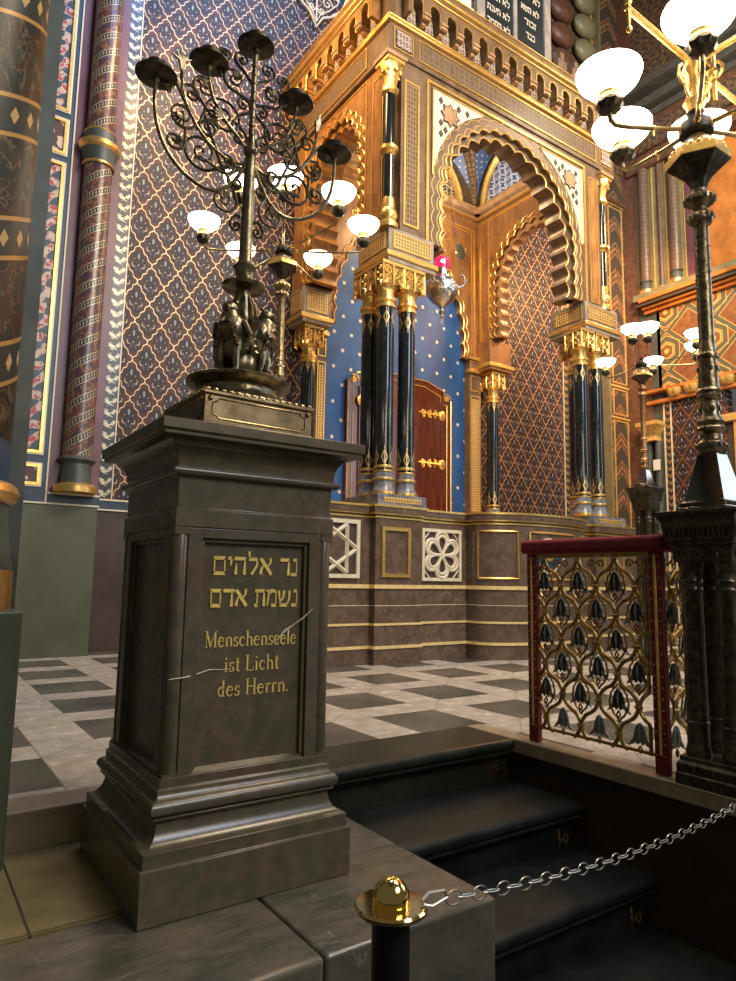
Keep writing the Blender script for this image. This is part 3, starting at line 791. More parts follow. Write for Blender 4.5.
# ------------------------------------------------------------------ inscribed pedestal
PX, PYc = 1.105, 2.645
t = thing('inscribed_pedestal', 'dark polished marble pedestal with gilt Hebrew and German inscription', 'pedestal', (PX, PYc, -0.148))
def pts_arc(h0, z0, h1, z1, bulge, n=6, conc=True):
    out = []
    for i in range(n + 1):
        a = PI / 2 * i / n
        if conc: out.append((h1 + (h0 - h1) * (1 - math.sin(a)), z0 + (z1 - z0) * (1 - math.cos(a))))
        else: out.append((h0 + (h1 - h0) * math.sin(a), z0 + (z1 - z0) * (1 - math.cos(a))))
    return out
base = [(0.395, -0.148), (0.395, 0.018), (0.384, 0.020), (0.384, 0.066)] + [(0.384 - 0.055 * math.sin(a * PI / 12), 0.066 + 0.078 * (1 - math.cos(a * PI / 12))) for a in range(1, 7)] + \
       [(0.336, 0.150), (0.336, 0.158)] + [(0.322 + 0.028 * math.sin(a * PI / 8), 0.160 + 0.025 * (1 - math.cos(a * PI / 8))) for a in range(0, 9)] + [(0.322, 0.212), (0.322, 0.240), (0.314, 0.244), (0.314, 0.275)]
obj('base', B().sq([(h + (0.010 if z > 0.145 else 0), z) for h, z in base], (PX + 0.006, PYc + 0.004)), 'pedestal_marble', t, bevel=0.003)
cap = [(0.30, 1.118), (0.317, 1.122), (0.317, 1.186), (0.309, 1.190), (0.309, 1.298), (0.312, 1.302)] + [(0.316 + 0.020 * math.sin(a * PI / 8), 1.304 + 0.016 * (1 - math.cos(a * PI / 8))) for a in range(9)] + \
      [(0.316, 1.340)] + [(0.316 + 0.062 * (1 - math.cos(a * PI / 12)), 1.342 + 0.088 * math.sin(a * PI / 12)) for a in range(1, 7)] + [(0.398, 1.432), (0.398, 1.446), (0.407, 1.450), (0.407, 1.488)]
CXP, CYP = 1.119, 2.652
obj('cap', B().sq([(h + 0.008, z) for h, z in cap], (CXP, CYP)), 'pedestal_marble', t, bevel=0.003)
H = 0.325; b = B().box(CXP - 0.290, CYP - 0.290, 0.258, CXP + 0.290, CYP + 0.290, 1.13)
# frames around recessed panels on the four faces (0.28..1.12)
for k in range(4):
    def P(u, d, z, k=k):
        x, y = (u, -d) if k == 0 else ((d, u) if k == 1 else ((-u, d) if k == 2 else (-d, -u)))
        return (CXP + x, CYP + y, z)
    def qbox(u0, u1, z0, z1, d0=0.27, d1=H - 0.004):
        vs = [P(u0, d0, z0), P(u1, d0, z0), P(u1, d1, z0), P(u0, d1, z0), P(u0, d0, z1), P(u1, d0, z1), P(u1, d1, z1), P(u0, d1, z1)]
        b.add(vs, [(3, 2, 1, 0), (4, 5, 6, 7), (0, 1, 5, 4), (1, 2, 6, 5), (2, 3, 7, 6), (3, 0, 4, 7)])
    ui, zo0, zo1 = 0.220, 0.285, 1.098
    qbox(-0.272, -ui, 0.255, 1.12); qbox(ui, 0.272, 0.255, 1.12); qbox(-ui, ui, 1.085, 1.12); qbox(-ui, ui, 0.255, 0.276)
    vs = [P(-ui, 0.285, 0.292), P(ui, 0.285, 0.292), P(ui, H - 0.006, 0.274), P(-ui, H - 0.006, 0.274), P(-ui, 0.285, 0.265), P(ui, 0.285, 0.265), P(ui, H - 0.006, 0.265), P(-ui, H - 0.006, 0.265)]
    b.add(vs, [(3, 2, 1, 0), (4, 5, 6, 7), (0, 1, 5, 4), (1, 2, 6, 5), (2, 3, 7, 6), (3, 0, 4, 7)]); qbox(-ui, ui, 1.07, 1.085, 0.27, H - 0.018)
    qbox(-ui, -ui + 0.014, 0.285, 1.07, 0.27, H - 0.018); qbox(ui - 0.014, ui, 0.285, 1.07, 0.27, H - 0.018)
obj('die', b, 'pedestal_marble', t, smooth=False, bevel=0.002)
for sx in (-1, 1):
    for sy in (-1, 1):
        b = B().lathe([(0.026, 0.275), (0.030, 0.285), (0.030, 1.09), (0.026, 1.10)], 14, (CXP + sx * 0.294, CYP + sy * 0.294, 0))
        b.box(CXP + sx * 0.298 - 0.026, CYP + sy * 0.298 - 0.026, 0.255, CXP + sx * 0.298 + 0.026, CYP + sy * 0.298 + 0.026, 0.285)
        b.box(CXP + sx * 0.298 - 0.026, CYP + sy * 0.298 - 0.026, 1.095, CXP + sx * 0.298 + 0.026, CYP + sy * 0.298 + 0.026, 1.125)
        obj('corner_roll', b, 'pedestal_marble', t)
# white fault lines in the stone
b = B()
b.tube([(0.80, 2.326, 0.598), (0.86, 2.326, 0.602), (0.90, 2.34, 0.607), (0.96, 2.3605, 0.618), (1.00, 2.3605, 0.615), (1.05, 2.3605, 0.618)], [0.001, 0.0022, 0.0015, 0.0018, 0.0012, 0.0005], 4)
b.tube([(1.22, 2.3605, 0.705), (1.255, 2.3605, 0.745), (1.29, 2.3605, 0.765), (1.32, 2.333, 0.795), (1.36, 2.328, 0.83)], [0.0008, 0.004, 0.003, 0.003, 0.001], 4)
obj('white_vein', b, 'cream_stone', t)

# lettering -------------------------------------------------------
def stroke(b, pts, w0, T, w1=None):
    """ribbon along pts with half width; T maps (u,v) -> 3D on plane; slab given thickness"""
    w1 = w1 or w0; n = len(pts); Lf, Rg = [], []
    for i in range(n):
        a, c = pts[max(0, i - 1)], pts[min(n - 1, i + 1)]
        dx, dz = c[0] - a[0], c[1] - a[1]; L = math.hypot(dx, dz) or 1
        ww = w0 + (w1 - w0) * i / (n - 1)
        Lf.append((pts[i][0] - dz / L * ww, pts[i][1] + dx / L * ww)); Rg.append((pts[i][0] + dz / L * ww, pts[i][1] - dx / L * ww))
    vs = [T(*p, 0) for p in Lf] + [T(*p, 0) for p in Rg] + [T(*p, 1) for p in Lf] + [T(*p, 1) for p in Rg]
    fs = []
    for i in range(n - 1):
        fs += [(i, i + 1, n + i + 1, n + i), (2 * n + i, 3 * n + i, 3 * n + i + 1, 2 * n + i + 1), (i, 2 * n + i, 2 * n + i + 1, i + 1), (n + i, n + i + 1, 3 * n + i + 1, 3 * n + i)]
    fs += [(0, n, 3 * n, 2 * n), (n - 1, 3 * n - 1, 4 * n - 1, 2 * n - 1)]
    b.add(vs, fs)
def arc(cx, cz, rx, rz, a0, a1, n=8): return [(cx + rx * math.cos(math.radians(a0 + (a1 - a0) * i / n)), cz + rz * math.sin(math.radians(a0 + (a1 - a0) * i / n))) for i in range(n + 1)]
K, k_ = 0.095, 0.035       # thick / thin half-widths, unit = letter height
HEB = {  # strokes (pts, w0[, w1]); advance width
 'alef': ([([(0.08, 0.95), (0.35, 0.62), (0.80, 0.05)], K), ([(0.74, 0.98), (0.72, 0.72), (0.55, 0.50)], K * .8, k_), ([(0.26, 0.58), (0.12, 0.30), (0.10, 0.03)], k_, K), ([(0.02, 0.05), (0.22, 0.05)], k_), ([(0.62, 0.95), (0.82, 0.98)], k_)], 0.90),
 'lamed': ([([(0.12, 1.32), (0.14, 0.90)], K * .7, k_), ([(0.10, 0.88), (0.66, 0.88)], K), ([(0.66, 0.88), (0.64, 0.55), (0.30, 0.04)], k_, K * .8)], 0.80),
 'he': ([([(0.04, 0.90), (0.76, 0.90)], K), ([(0.70, 0.88), (0.68, 0.03)], k_, K), ([(0.16, 0.62), (0.14, 0.03)], k_, K)], 0.84),
 'yod': ([([(0.04, 0.90), (0.26, 0.90)], K), ([(0.26, 0.88), (0.20, 0.50)], K * .7, k_)], 0.40),
 'memf': ([([(0.04, 0.90), (0.76, 0.90)], K), ([(0.72, 0.90), (0.72, 0.08)], k_), ([(0.10, 0.90), (0.10, 0.08)], k_), ([(0.06, 0.08), (0.76, 0.08)], K)], 0.88),
 'nun': ([([(0.18, 0.90), (0.44, 0.90)], K), ([(0.42, 0.88), (0.42, 0.10)], k_), ([(0.04, 0.08), (0.46, 0.08)], K)], 0.56),
 'resh': ([([(0.04, 0.90), (0.64, 0.90)], K), ([(0.62, 0.88), (0.60, 0.03)], k_, K)], 0.74),
 'shin': ([([(0.06, 0.92), (0.20, 0.10)], K * .8, k_), ([(0.46, 0.92), (0.40, 0.50), (0.18, 0.30)], K * .8, k_), ([(0.88, 0.92), (0.84, 0.40), (0.66, 0.10)], K * .8, k_), ([(0.14, 0.08), (0.70, 0.08)], K)], 1.0),
 'mem': ([([(0.06, 0.95), (0.22, 0.80), (0.10, 0.05)], K * .8, k_), ([(0.22, 0.80), (0.46, 0.92), (0.70, 0.86)], K), ([(0.72, 0.86), (0.74, 0.08)], k_), ([(0.40, 0.08), (0.76, 0.08)], K)], 0.88),
 'tav': ([([(0.06, 0.90), (0.74, 0.90)], K), ([(0.70, 0.88), (0.70, 0.03)], k_, K), ([(0.22, 0.88), (0.20, 0.10)], k_), ([(0.02, 0.08), (0.24, 0.08)], K)], 0.84),
 'dalet': ([([(0.04, 0.90), (0.78, 0.90)], K), ([(0.62, 0.88), (0.60, 0.03)], k_, K)], 0.84),
 'het': ([([(0.04, 0.90), (0.76, 0.90)], K), ([(0.70, 0.88), (0.70, 0.03)], k_, K), ([(0.14, 0.88), (0.14, 0.03)], k_, K)], 0.84),
 'gimel': ([([(0.14, 0.90), (0.40, 0.90)], K), ([(0.38, 0.88), (0.42, 0.03)], k_, K), ([(0.38, 0.35), (0.08, 0.05)], K * .8)], 0.54),
 'bet': ([([(0.06, 0.90), (0.66, 0.90)], K), ([(0.62, 0.88), (0.62, 0.10)], k_), ([(0.02, 0.08), (0.80, 0.08)], K)], 0.86),
 'ayin': ([([(0.08, 0.92), (0.24, 0.35), (0.10, -0.02)], K * .8, k_), ([(0.62, 0.92), (0.58, 0.40), (0.06, -0.04)], K * .8, k_)], 0.74),
 'kaf': ([([(0.06, 0.90), (0.60, 0.90)], K), ([(0.60, 0.88), (0.62, 0.10)], k_), ([(0.04, 0.08), (0.64, 0.08)], K)], 0.74),
 'zayin': ([([(0.04, 0.90), (0.40, 0.90)], K), ([(0.22, 0.88), (0.20, 0.03)], k_, K)], 0.48),
 'vav': ([([(0.04, 0.90), (0.26, 0.90)], K), ([(0.26, 0.88), (0.24, 0.03)], k_, K * .8)], 0.38),
 ' ': ([], 0.45)}
S, s_ = 0.055, 0.022
def ser(x, z, w=0.10): return ([(x - w, z), (x + w, z)], s_)
LAT = {
 'M': ([([(0.14, 0.0), (0.14, 1.0)], s_), ([(0.14, 1.0), (0.46, 0.04)], S), ([(0.46, 0.0), (0.78, 1.0)], s_), ([(0.80, 1.0), (0.80, 0.0)], S), ser(0.14, 0.01), ser(0.80, 0.01, .13), ser(0.08, 0.99, .08), ser(0.84, 0.99, .09)], 0.98),
 'L': ([([(0.18, 0), (0.18, 1)], S), ser(0.18, 0.99, .13), ([(0.05, 0.01), (0.62, 0.01)], s_), ([(0.62, 0.0), (0.64, 0.26)], s_)], 0.72),
 'H': ([([(0.18, 0), (0.18, 1)], S), ([(0.68, 0), (0.68, 1)], S), ([(0.18, 0.52), (0.68, 0.52)], s_), ser(0.18, 0.99, .13), ser(0.68, 0.99, .13), ser(0.18, 0.01, .13), ser(0.68, 0.01, .13)], 0.86),
 'e': ([(arc(0.28, 0.30, 0.20, 0.30, 5, 180), s_, S), (arc(0.28, 0.30, 0.20, 0.30, 180, 330), S, s_), ([(0.10, 0.36), (0.48, 0.36)], s_)], 0.55),
 'n': ([([(0.16, 0), (0.16, 0.60)], S), (arc(0.33, 0.38, 0.17, 0.20, 170, 0) + [(0.50, 0.0)], s_, S), ser(0.12, 0.58, .07), ser(0.16, 0.01), ser(0.50, 0.01)], 0.64),
 's': ([(arc(0.24, 0.45, 0.13, 0.13, 40, 240) , s_, S), (arc(0.22, 0.15, 0.15, 0.14, 70, -140), S, s_), ([(0.36, 0.60), (0.36, 0.44)], s_), ([(0.08, 0.0), (0.08, 0.17)], s_)], 0.46),
 'c': ([(arc(0.28, 0.30, 0.20, 0.29, 50, 180), s_, S), (arc(0.28, 0.30, 0.20, 0.29, 180, 325), S, s_), (arc(0.42, 0.48, 0.02, 0.03, 0, 350), 0.03)], 0.52),
 'h': ([([(0.16, 0), (0.16, 1.0)], S), (arc(0.33, 0.38, 0.17, 0.20, 170, 0) + [(0.50, 0.0)], s_, S), ser(0.11, 0.98, .07), ser(0.16, 0.01), ser(0.50, 0.01)], 0.64),
 'l': ([([(0.15, 0), (0.15, 1.0)], S), ser(0.10, 0.98, .07), ser(0.15, 0.01)], 0.32),
 'i': ([([(0.15, 0), (0.15, 0.60)], S), ser(0.10, 0.58, .07), ser(0.15, 0.01), (arc(0.15, 0.84, 0.03, 0.03, 0, 350), 0.035)], 0.32),
 't': ([([(0.18, 0.85), (0.18, 0.12)], S), (arc(0.27, 0.12, 0.09, 0.10, 180, 330), S, s_), ([(0.04, 0.59), (0.36, 0.59)], s_)], 0.42),
 'd': ([([(0.42, 0), (0.42, 1.0)], S), (arc(0.26, 0.30, 0.17, 0.28, 20, 340), S, s_), ser(0.37, 0.98, .07), ser(0.47, 0.01, .06)], 0.60),
 'r': ([([(0.16, 0), (0.16, 0.60)], S), (arc(0.32, 0.40, 0.16, 0.18, 170, 60), s_, S), ser(0.12, 0.58, .07), ser(0.16, 0.01)], 0.46),
 '.': ([(arc(0.12, 0.05, 0.03, 0.03, 0, 350), 0.035)], 0.2), ' ': ([], 0.30)}
def text_line(b, font, keys, x0, x1, z0, h, y, axis='x', dep=0.004):
    tot = sum(font[k][1] for k in keys); sx = (x1 - x0) / tot; u = 0
    for k in keys:
        strokes, adv = font[k]
        for st in strokes:
            pts = [((u + p[0]) * sx / h, p[1]) for p in st[0]]
            def T(a, c, d, x0=x0, z0=z0): return (x0 + a * h + (0.010 if y < 3 else 0), y - dep * d, z0 + c * h)
            stroke(b, pts, st[1], T, st[2] if len(st) > 2 else None)
        u += adv
YT = CYP - 0.2900
b = B(); text_line(b, HEB, ['memf', 'yod', 'he', 'lamed', 'alef', ' ', 'resh', 'nun'], 0.942, 1.297, 0.955, 0.068, YT)
obj('hebrew_inscription', b, 'gilt_letter', t)
b = B(); text_line(b, HEB, ['memf', 'dalet', 'alef', ' ', 'tav', 'mem', 'shin', 'nun'], 0.935, 1.300, 0.838, 0.066, YT)
obj('hebrew_inscription', b, 'gilt_letter', t)
for s_txt, x0, x1, z0, h in (('Menschenseele', 0.925, 1.298, 0.696, 0.056), ('ist Licht', 1.003, 1.228, 0.606, 0.056), ('des Herrn.', 0.980, 1.268, 0.520, 0.056)):
    b = B(); text_line(b, LAT, list(s_txt), x0, x1, z0, h, YT, dep=0.002)
    obj('german_inscription', b, 'gilt_letter', t)

# ------------------------------------------------------------------ menorah
MX, MY = 1.083, 2.505
t = thing('menorah', 'tall dark bronze scrolled candelabrum with five candle cups on inscribed pedestal', 'menorah', (MX, MY, 1.4905))
t.rotation_euler = (0, 0.010, 0)
def Z(z): return z - 1.488
b = B().sq([(0.226, 0), (0.226, 0.008), (0.221, 0.012), (0.221, 0.108), (0.228, 0.112), (0.228, 0.124)], (0, 0))
obj('box_plinth', b, 'box_bronze', t, world=False, bevel=0.002)
for k in range(4):
    b = B()
    pp = [(-0.165, 0.024), (0.165, 0.024), (0.175, 0.034), (0.19, 0.038), (0.19, 0.082), (0.175, 0.086), (0.165, 0.098), (-0.165, 0.098), (-0.175, 0.086), (-0.19, 0.082), (-0.19, 0.038), (-0.175, 0.034)]
    R_ = Matrix.Rotation(k * PI / 2, 3, 'Z')
    b.tube([R_ @ Vector((u, -0.2225, z)) for u, z in pp], 0.003, 6, True)
    for sx in (-1, 1): b.ball(R_ @ Vector((sx * 0.200, -0.223, 0.096)), 0.010, 10)
    obj('box_moulding', b, 'aged_brass', t, world=False)
# beaded edge, lobed foot, tray
b = B()
for k in range(4):
    R_ = Matrix.Rotation(k * PI / 2, 3, 'Z')
    for i in range(15): b.ball(R_ @ Vector((-0.21 + 0.03 * i, -0.216, 0.130)), 0.009, 8, 1.3, 0.8, 0.8)
obj('bead_edge', b, 'aged_brass', t, world=False)
b = B().lathe([(0.225, 0.125), (0.222, 0.138), (0.19, 0.158), (0.165, 0.170), (0.16, 0.19), (0.162, 0.20)], 48, wob=lambda a, j: 1 + (0.07 * math.cos(4 * a + PI) if j < 3 else 0) + 0.012 * math.cos(24 * a))
obj('lobed_foot', b, 'bronze', t, world=False)
b = B().lathe([(0.15, 0.195), (0.165, 0.20), (0.19, 0.212), (0.208, 0.222), (0.210, 0.232), (0.200, 0.238), (0.10, 0.236)], 48)
obj('tray', b, 'bronze', t, world=False)
# three winged beasts round the stem foot
for k, a in enumerate((-2.45, -0.75, 1.35)):
    R_ = Matrix.Rotation(a, 3, 'Z')
    def Q(x, y, z): return R_ @ Vector((x, y, z))
    b = B().tube([Q(0.03, 0, 0.36), Q(0.065, 0, 0.40), Q(0.098, 0, 0.44), Q(0.105, 0, 0.485), Q(0.085, 0, 0.52)], [0.035, 0.050, 0.052, 0.034, 0.022], 10)
    b.ball(Q(0.105, 0, 0.515), 0.030, 12, 1.1, 1, 0.95); b.ball(Q(0.133, 0, 0.508), 0.016, 8)
    for s in (-1, 1):
        b.ball(Q(0.095, s * 0.022, 0.540), 0.009, 6)
        b.tube([Q(0.085, s * 0.03, 0.40), Q(0.105, s * 0.033, 0.33), Q(0.098, s * 0.035, 0.27), Q(0.128, s * 0.035, 0.243)], [0.024, 0.018, 0.011, 0.014], 8)
        b.ball(Q(0.135, s * 0.035, 0.246), 0.016, 8, 1.3, 1, 0.6)
        b.ball(Q(0.060, s * 0.045, 0.30), 0.036, 10, 1, 0.7, 1.3)
        b.ball(Q(0.095, s * 0.052, 0.246), 0.015, 8, 1.5, 1, 0.6)
    b.ball(Q(0.080, 0, 0.435), 0.060, 14, 1.0, 1.0, 1.15); b.ball(Q(0.070, 0, 0.36), 0.050, 12, 1, 1.1, 1.1)
    for s in (-1, 1):
        for q_ in range(4): b.tube([Q(0.135 - 0.006 * q_, s * 0.012 * q_, 0.47 - 0.03 * q_), Q(0.143 - 0.008 * q_, s * (0.012 * q_ + 0.012), 0.452 - 0.03 * q_), Q(0.136 - 0.008 * q_, s * (0.012 * q_ + 0.022), 0.445 - 0.03 * q_)], [0.005, 0.009, 0.004], 5)
    obj('winged_beast', b, 'bronze', t, world=False)
    for s in (-1, 1):
        b = B()
        for i in range(6):
            f = i / 5
            b.tube([Q(0.085, s * 0.030, 0.46 - 0.015 * i), Q(0.095 - 0.012 * i, s * (0.060 + 0.006 * i), 0.455 - 0.022 * i), Q(0.075 - 0.012 * i, s * (0.078), 0.41 - 0.026 * i), Q(0.045 - 0.006 * i, s * 0.070, 0.385 - 0.022 * i)], [0.010, 0.014, 0.012, 0.004], 6)
        obj('wing', b, 'bronze', t, world=False)
b = B().lathe([(0.05, 0.236), (0.030, 0.26), (0.026, 0.38), (0.040, 0.46), (0.052, 0.50), (0.044, 0.56), (0.034, 0.60), (0.034, 0.625), (0.05, 0.632), (0.086, 0.640), (0.090, 0.652), (0.070, 0.662), (0.048, 0.672), (0.036, 0.69), (0.040, 0.72), (0.048, 0.735), (0.036, 0.75), (0.0275, 0.765),
                (0.0255, 1.00), (0.0235, 1.22), (0.021, 1.235), (0.030, 1.25), (0.032, 1.265), (0.020, 1.28), (0.013, 1.34), (0.012, 1.70), (0.016, 1.71), (0.008, 1.74)], 24)
obj('stem', b, 'bronze', t, world=False)
b = B()
for k in range(10):
    a = 2 * PI * k / 10
    b.tube([(0.032 * math.cos(a), 0.032 * math.sin(a), 0.60), (0.048 * math.cos(a), 0.048 * math.sin(a), 0.56), (0.060 * math.cos(a), 0.060 * math.sin(a), 0.50), (0.064 * math.cos(a), 0.064 * math.sin(a), 0.46)], [0.004, 0.010, 0.010, 0.004], 6)
obj('acanthus_collar', b, 'bronze', t, world=False)
b = B()
for k in range(10):
    z = 1.30 + 0.04 * k; b.tube([(0.014 * math.cos(q_ * PI / 4), 0.014 * math.sin(q_ * PI / 4), z + 0.01 * math.sin(q_ * PI / 4)) for q_ in range(8)], 0.0035, 5, True)
obj('twist_ornament', b, 'bronze', t, world=False)
def cup(x, z):
    c = obj('candle_cup', B().lathe([(0.008, z - 0.03), (0.014, z - 0.012), (0.030, z - 0.004), (0.060, z), (0.080, z + 0.007), (0.082, z + 0.013), (0.076, z + 0.014), (0.045, z + 0.008), (0.034, z + 0.012), (0.034, z + 0.040), (0.038, z + 0.048), (0.041, z + 0.058), (0.036, z + 0.058), (0.028, z + 0.040)], 28, (x, 0, 0)), 'dark_bronze', t, world=False)
    return c
zc1, zc2, zc3 = Z(2.895), Z(3.055), Z(3.235)
cup(0, zc3)
for s in (-1, 1):
    cup(s * 0.415, zc1); cup(s * 0.205, zc2)
    # main arms
    out = bez((0.415, zc1 - 0.02), (0.43, Z(2.62)), (0.30, Z(2.53)), (0.20, Z(2.51)), 16) + bez((0.20, Z(2.51)), (0.12, Z(2.50)), (0.07, Z(2.56)), (0.02, Z(2.68)), 10)[1:]
    obj('arm', B().tube([(s * x, 0, z) for x, z in out], 0.0085, 8), 'bronze', t, world=False)
    inn = bez((0.205, zc2 - 0.02), (0.30, Z(2.84)), (0.24, Z(2.76)), (0.14, Z(2.72)), 14) + bez((0.14, Z(2.72)), (0.09, Z(2.70)), (0.05, Z(2.74)), (0.012, Z(2.77)), 8)[1:]
    inn = bez((0.205, zc2 - 0.02), (0.20, Z(2.92)), (0.15, Z(2.86)), (0.10, Z(2.82)), 10) + bez((0.10, Z(2.82)), (0.06, Z(2.79)), (0.03, Z(2.76)), (0.012, Z(2.74)), 8)[1:]
    obj('arm', B().tube([(s * x, 0, z) for x, z in inn], 0.0075, 8), 'bronze', t, world=False)
    mid = bez((0.315, Z(3.0)), (0.33, Z(2.86)), (0.24, Z(2.72)), (0.13, Z(2.68)), 14) + bez((0.13, Z(2.68)), (0.08, Z(2.66)), (0.04, Z(2.66)), (0.012, Z(2.70)), 8)[1:]
    obj('arm', B().tube([(s * x, 0, z) for x, z in mid], 0.007, 8), 'bronze', t, world=False)
    # scrolls
    scr = [(0.108, 2.49, 0.056, 1.6, 2.4, 1), (0.050, 2.395, 0.026, 1.2, 0.8, -1), (0.112, 2.655, 0.050, 1.5, 5.4, -1), (0.215, 2.66, 0.076, 1.7, 3.9, 1), (0.300, 2.785, 0.054, 1.6, 3.6, 1),
           (0.125, 2.850, 0.085, 1.8, 5.6, 1), (0.215, 2.945, 0.052, 1.5, 5.2, 1), (0.090, 3.045, 0.052, 1.5, 4.6, 1), (0.325, 2.665, 0.040, 1.4, 2.8, 1), (0.045, 2.945, 0.036, 1.4, 4.4, -1), (0.365, 2.885, 0.036, 1.3, 2.8, -1),
           (0.060, 3.150, 0.036, 1.4, 5.0, 1), (0.135, 3.135, 0.032, 1.3, 5.9, 1), (0.190, 2.775, 0.040, 1.4, 0.6, -1), (0.270, 2.890, 0.044, 1.4, 5.4, 1), (0.055, 2.790, 0.034, 1.3, 2.0, 1), (0.060, 2.580, 0.036, 1.3, 1.0, -1)]
    for i, (cx, cz, r, tn, st, sg) in enumerate(scr):
        r *= 1.08; tn += 0.1
        P_ = spiral(cx, Z(cz), r, tn, st, sg)
        # lead-in toward the stem from the spiral's open end
        x0, z0 = P_[0][0], P_[0][2]; dx, dz = P_[0][0] - P_[1][0], P_[0][2] - P_[1][2]; L = math.hypot(dx, dz)
        lead = bez((x0 + dx / L * r * 2.1 - 0.01, z0 + dz / L * r * 1.9 - 0.03), (x0 + dx / L * r * 1.4, z0 + dz / L * r * 1.5), (x0 + dx / L * r * 0.7, z0 + dz / L * r * 0.7), (x0, z0), 6)
        pts = [(max(0.0, x), 0, z) for x, z in lead[:-1]] + P_
        n = len(pts); rr = [0.0072 - 0.0025 * j / n for j in range(n)]
        bb = B().tube([(s * x, y, z) for x, y, z in pts], rr, 6)
        bb.ball((s * pts[-1][0], 0, pts[-1][2]), 0.0085, 8)
        obj('scroll', bb, 'dark_bronze' if i % 2 else 'bronze', t, world=False)
        if i % 2 == 0 or i in (5, 7):
            bb = B()
            for q_ in range(5):
                a = 0.6 + q_ * 0.35 + i
                bb.tube([(s * cx, 0.0, Z(cz)), (s * (cx + 0.5 * r * math.cos(a)), -0.008, Z(cz) + 0.5 * r * math.sin(a)), (s * (cx + 0.85 * r * math.cos(a + .1)), 0.002, Z(cz) + 0.85 * r * math.sin(a + .1))], [0.004, 0.0075, 0.002], 5)
            obj('leaf', bb, 'bronze', t, world=False)
    # curling acanthus leaf at the middle arm's tip
    bb = B()
    for q_ in range(1, 6):
        a = PI / 2 + s * (-0.15 + (q_ - 3) * 0.15); L = 0.078 - 0.007 * abs(q_ - 3)
        bb.tube([(s * 0.315, 0, Z(2.97)), (s * 0.315 + 0.45 * L * math.cos(a), -0.006, Z(2.985) + 0.5 * L * math.sin(a)), (s * 0.315 + L * math.cos(a) + 0.012 * (q_ - 3), -0.012, Z(2.985) + L * math.sin(a) - 0.01 * abs(q_ - 3))], [0.006, 0.010, 0.002], 5)
    obj('leaf', bb, 'bronze', t, world=False)

# ------------------------------------------------------------------ ark plinth
YF = 6.33
XPL = 3.60
t = thing('ark_plinth', 'long brown marble parapet with gilt mouldings in front of the ark', 'parapet', (6.0, 7.0, 0))
bul = [(5.90, YF)]
for i in range(0, 17):
    a = PI - PI * i / 16; bul.append((6.90 + 1.0 * math.cos(a), YF - 0.12 - 0.46 * math.sin(a)))
bul.append((7.90, YF))
XR = 10.3
def outline(e=0.0):
    L = [(XPL - e, YF - e), (4.43 - e, YF - e), (4.43 - e, 6.23 - e), (5.10 + e, 6.23 - e), (5.10 + e, YF - e), (5.90 - e, YF - e)]
    for (x, y) in bul[1:-1]:
        dx, dy = x - 6.9, (y - YF + 0.12); k = math.hypot(dx, dy * 2) or 1
        L.append((x + e * dx / k, y + e * (dy * 2) / k if dy < -1e-6 else y - e * .2))
    L += [(7.90 + e, YF - e), (8.36 - e, YF - e), (8.36 - e, 6.23 - e), (9.3 + e, 6.23 - e), (9.3 + e, YF - e), (XR + e, YF - e)]
    L += [(XR + e, 8.85), (XPL - e, 8.85)]
    return L
obj('body', B().prism(outline(), 0.0, 1.70, 'z'), 'plinth_marble', t, smooth=True, ang=0.5)
for nm, z0, z1, e, mt in (('gilt_moulding', 0.175, 0.208, 0.014, 'pale_gilt'), ('gilt_moulding', 0.432, 0.457, 0.012, 'pale_gilt'), ('pale_joint', 0.648, 0.655, 0.004, 'cream_stone'), ('gilt_moulding', 0.842, 0.886, 0.020, 'pale_gilt'),
                          ('gilt_moulding', 1.640, 1.660, 0.012, 'gold'), ('top_slab', 1.70, 1.765, 0.045, 'plinth_marble'), ('gilt_moulding', 1.680, 1.710, 0.030, 'gold'), ('gilt_moulding', 1.765, 1.790, 0.055, 'gold')):
    obj(nm, B().prism(outline(e), z0, z1, 'z'), mt, t, ang=0.5)
b = B(); frame(b, 4.53, 0.99, 4.90, 1.52, 6.225, 0.020); obj('panel_frame', b, 'gold', t, smooth=False)
b = B(); frame(b, 8.55, 0.99, 9.0, 1.52, 6.225, 0.020); obj('panel_frame', b, 'gold', t, smooth=False)
# curved panel frames on the bulge
def bulge_pt(u, e=0.0):   # u in 0..1 round the bulge
    a = PI - PI * u; return (6.90 + (1.0 + e) * math.cos(a), YF - 0.12 - (0.46 + e) * math.sin(a))
for u0, u1 in ((0.06, 0.30), (0.70, 0.94)):
    P_ = []
    for i in range(9): x, y = bulge_pt(u0 + (u1 - u0) * i / 8, 0.01); P_.append((x, y, 1.56))
    for i in range(9): x, y = bulge_pt(u1 + (u0 - u1) * i / 8, 0.01); P_.append((x, y, 0.98))
    obj('panel_frame', B().tube(P_, 0.014, 6, True), 'gold', t)
# middle panel with blue quatrefoil
P_ = []
for i in range(9): x, y = bulge_pt(0.36 + 0.28 * i / 8, 0.01); P_.append((x, y, 1.56))
for i in range(9): x, y = bulge_pt(0.64 - 0.28 * i / 8, 0.01); P_.append((x, y, 0.98))
obj('panel_frame', B().tube(P_, 0.014, 6, True), 'gold', t)
def bulge_plate(name, u0, z0, rad, lob, mat, e):
    pts = []
    for i in range(40):
        a = 2 * PI * i / 40; r = rad * (1 + lob * abs(math.cos(2 * a)))
        pts.append((r * math.cos(a), r * math.sin(a)))
    vs = [(*bulge_pt(u0 + p[0] / 2.4, e), z0 + p[1]) for p in pts] + [(*bulge_pt(u0 + p[0] / 2.4, e - 0.02), z0 + p[1]) for p in pts]
    n = 40; return obj(name, B().add(vs, [tuple(range(n)), tuple(range(2 * n - 1, n - 1, -1))] + [(i, (i + 1) % n, n + (i + 1) % n, n + i) for i in range(n)]), mat, t)
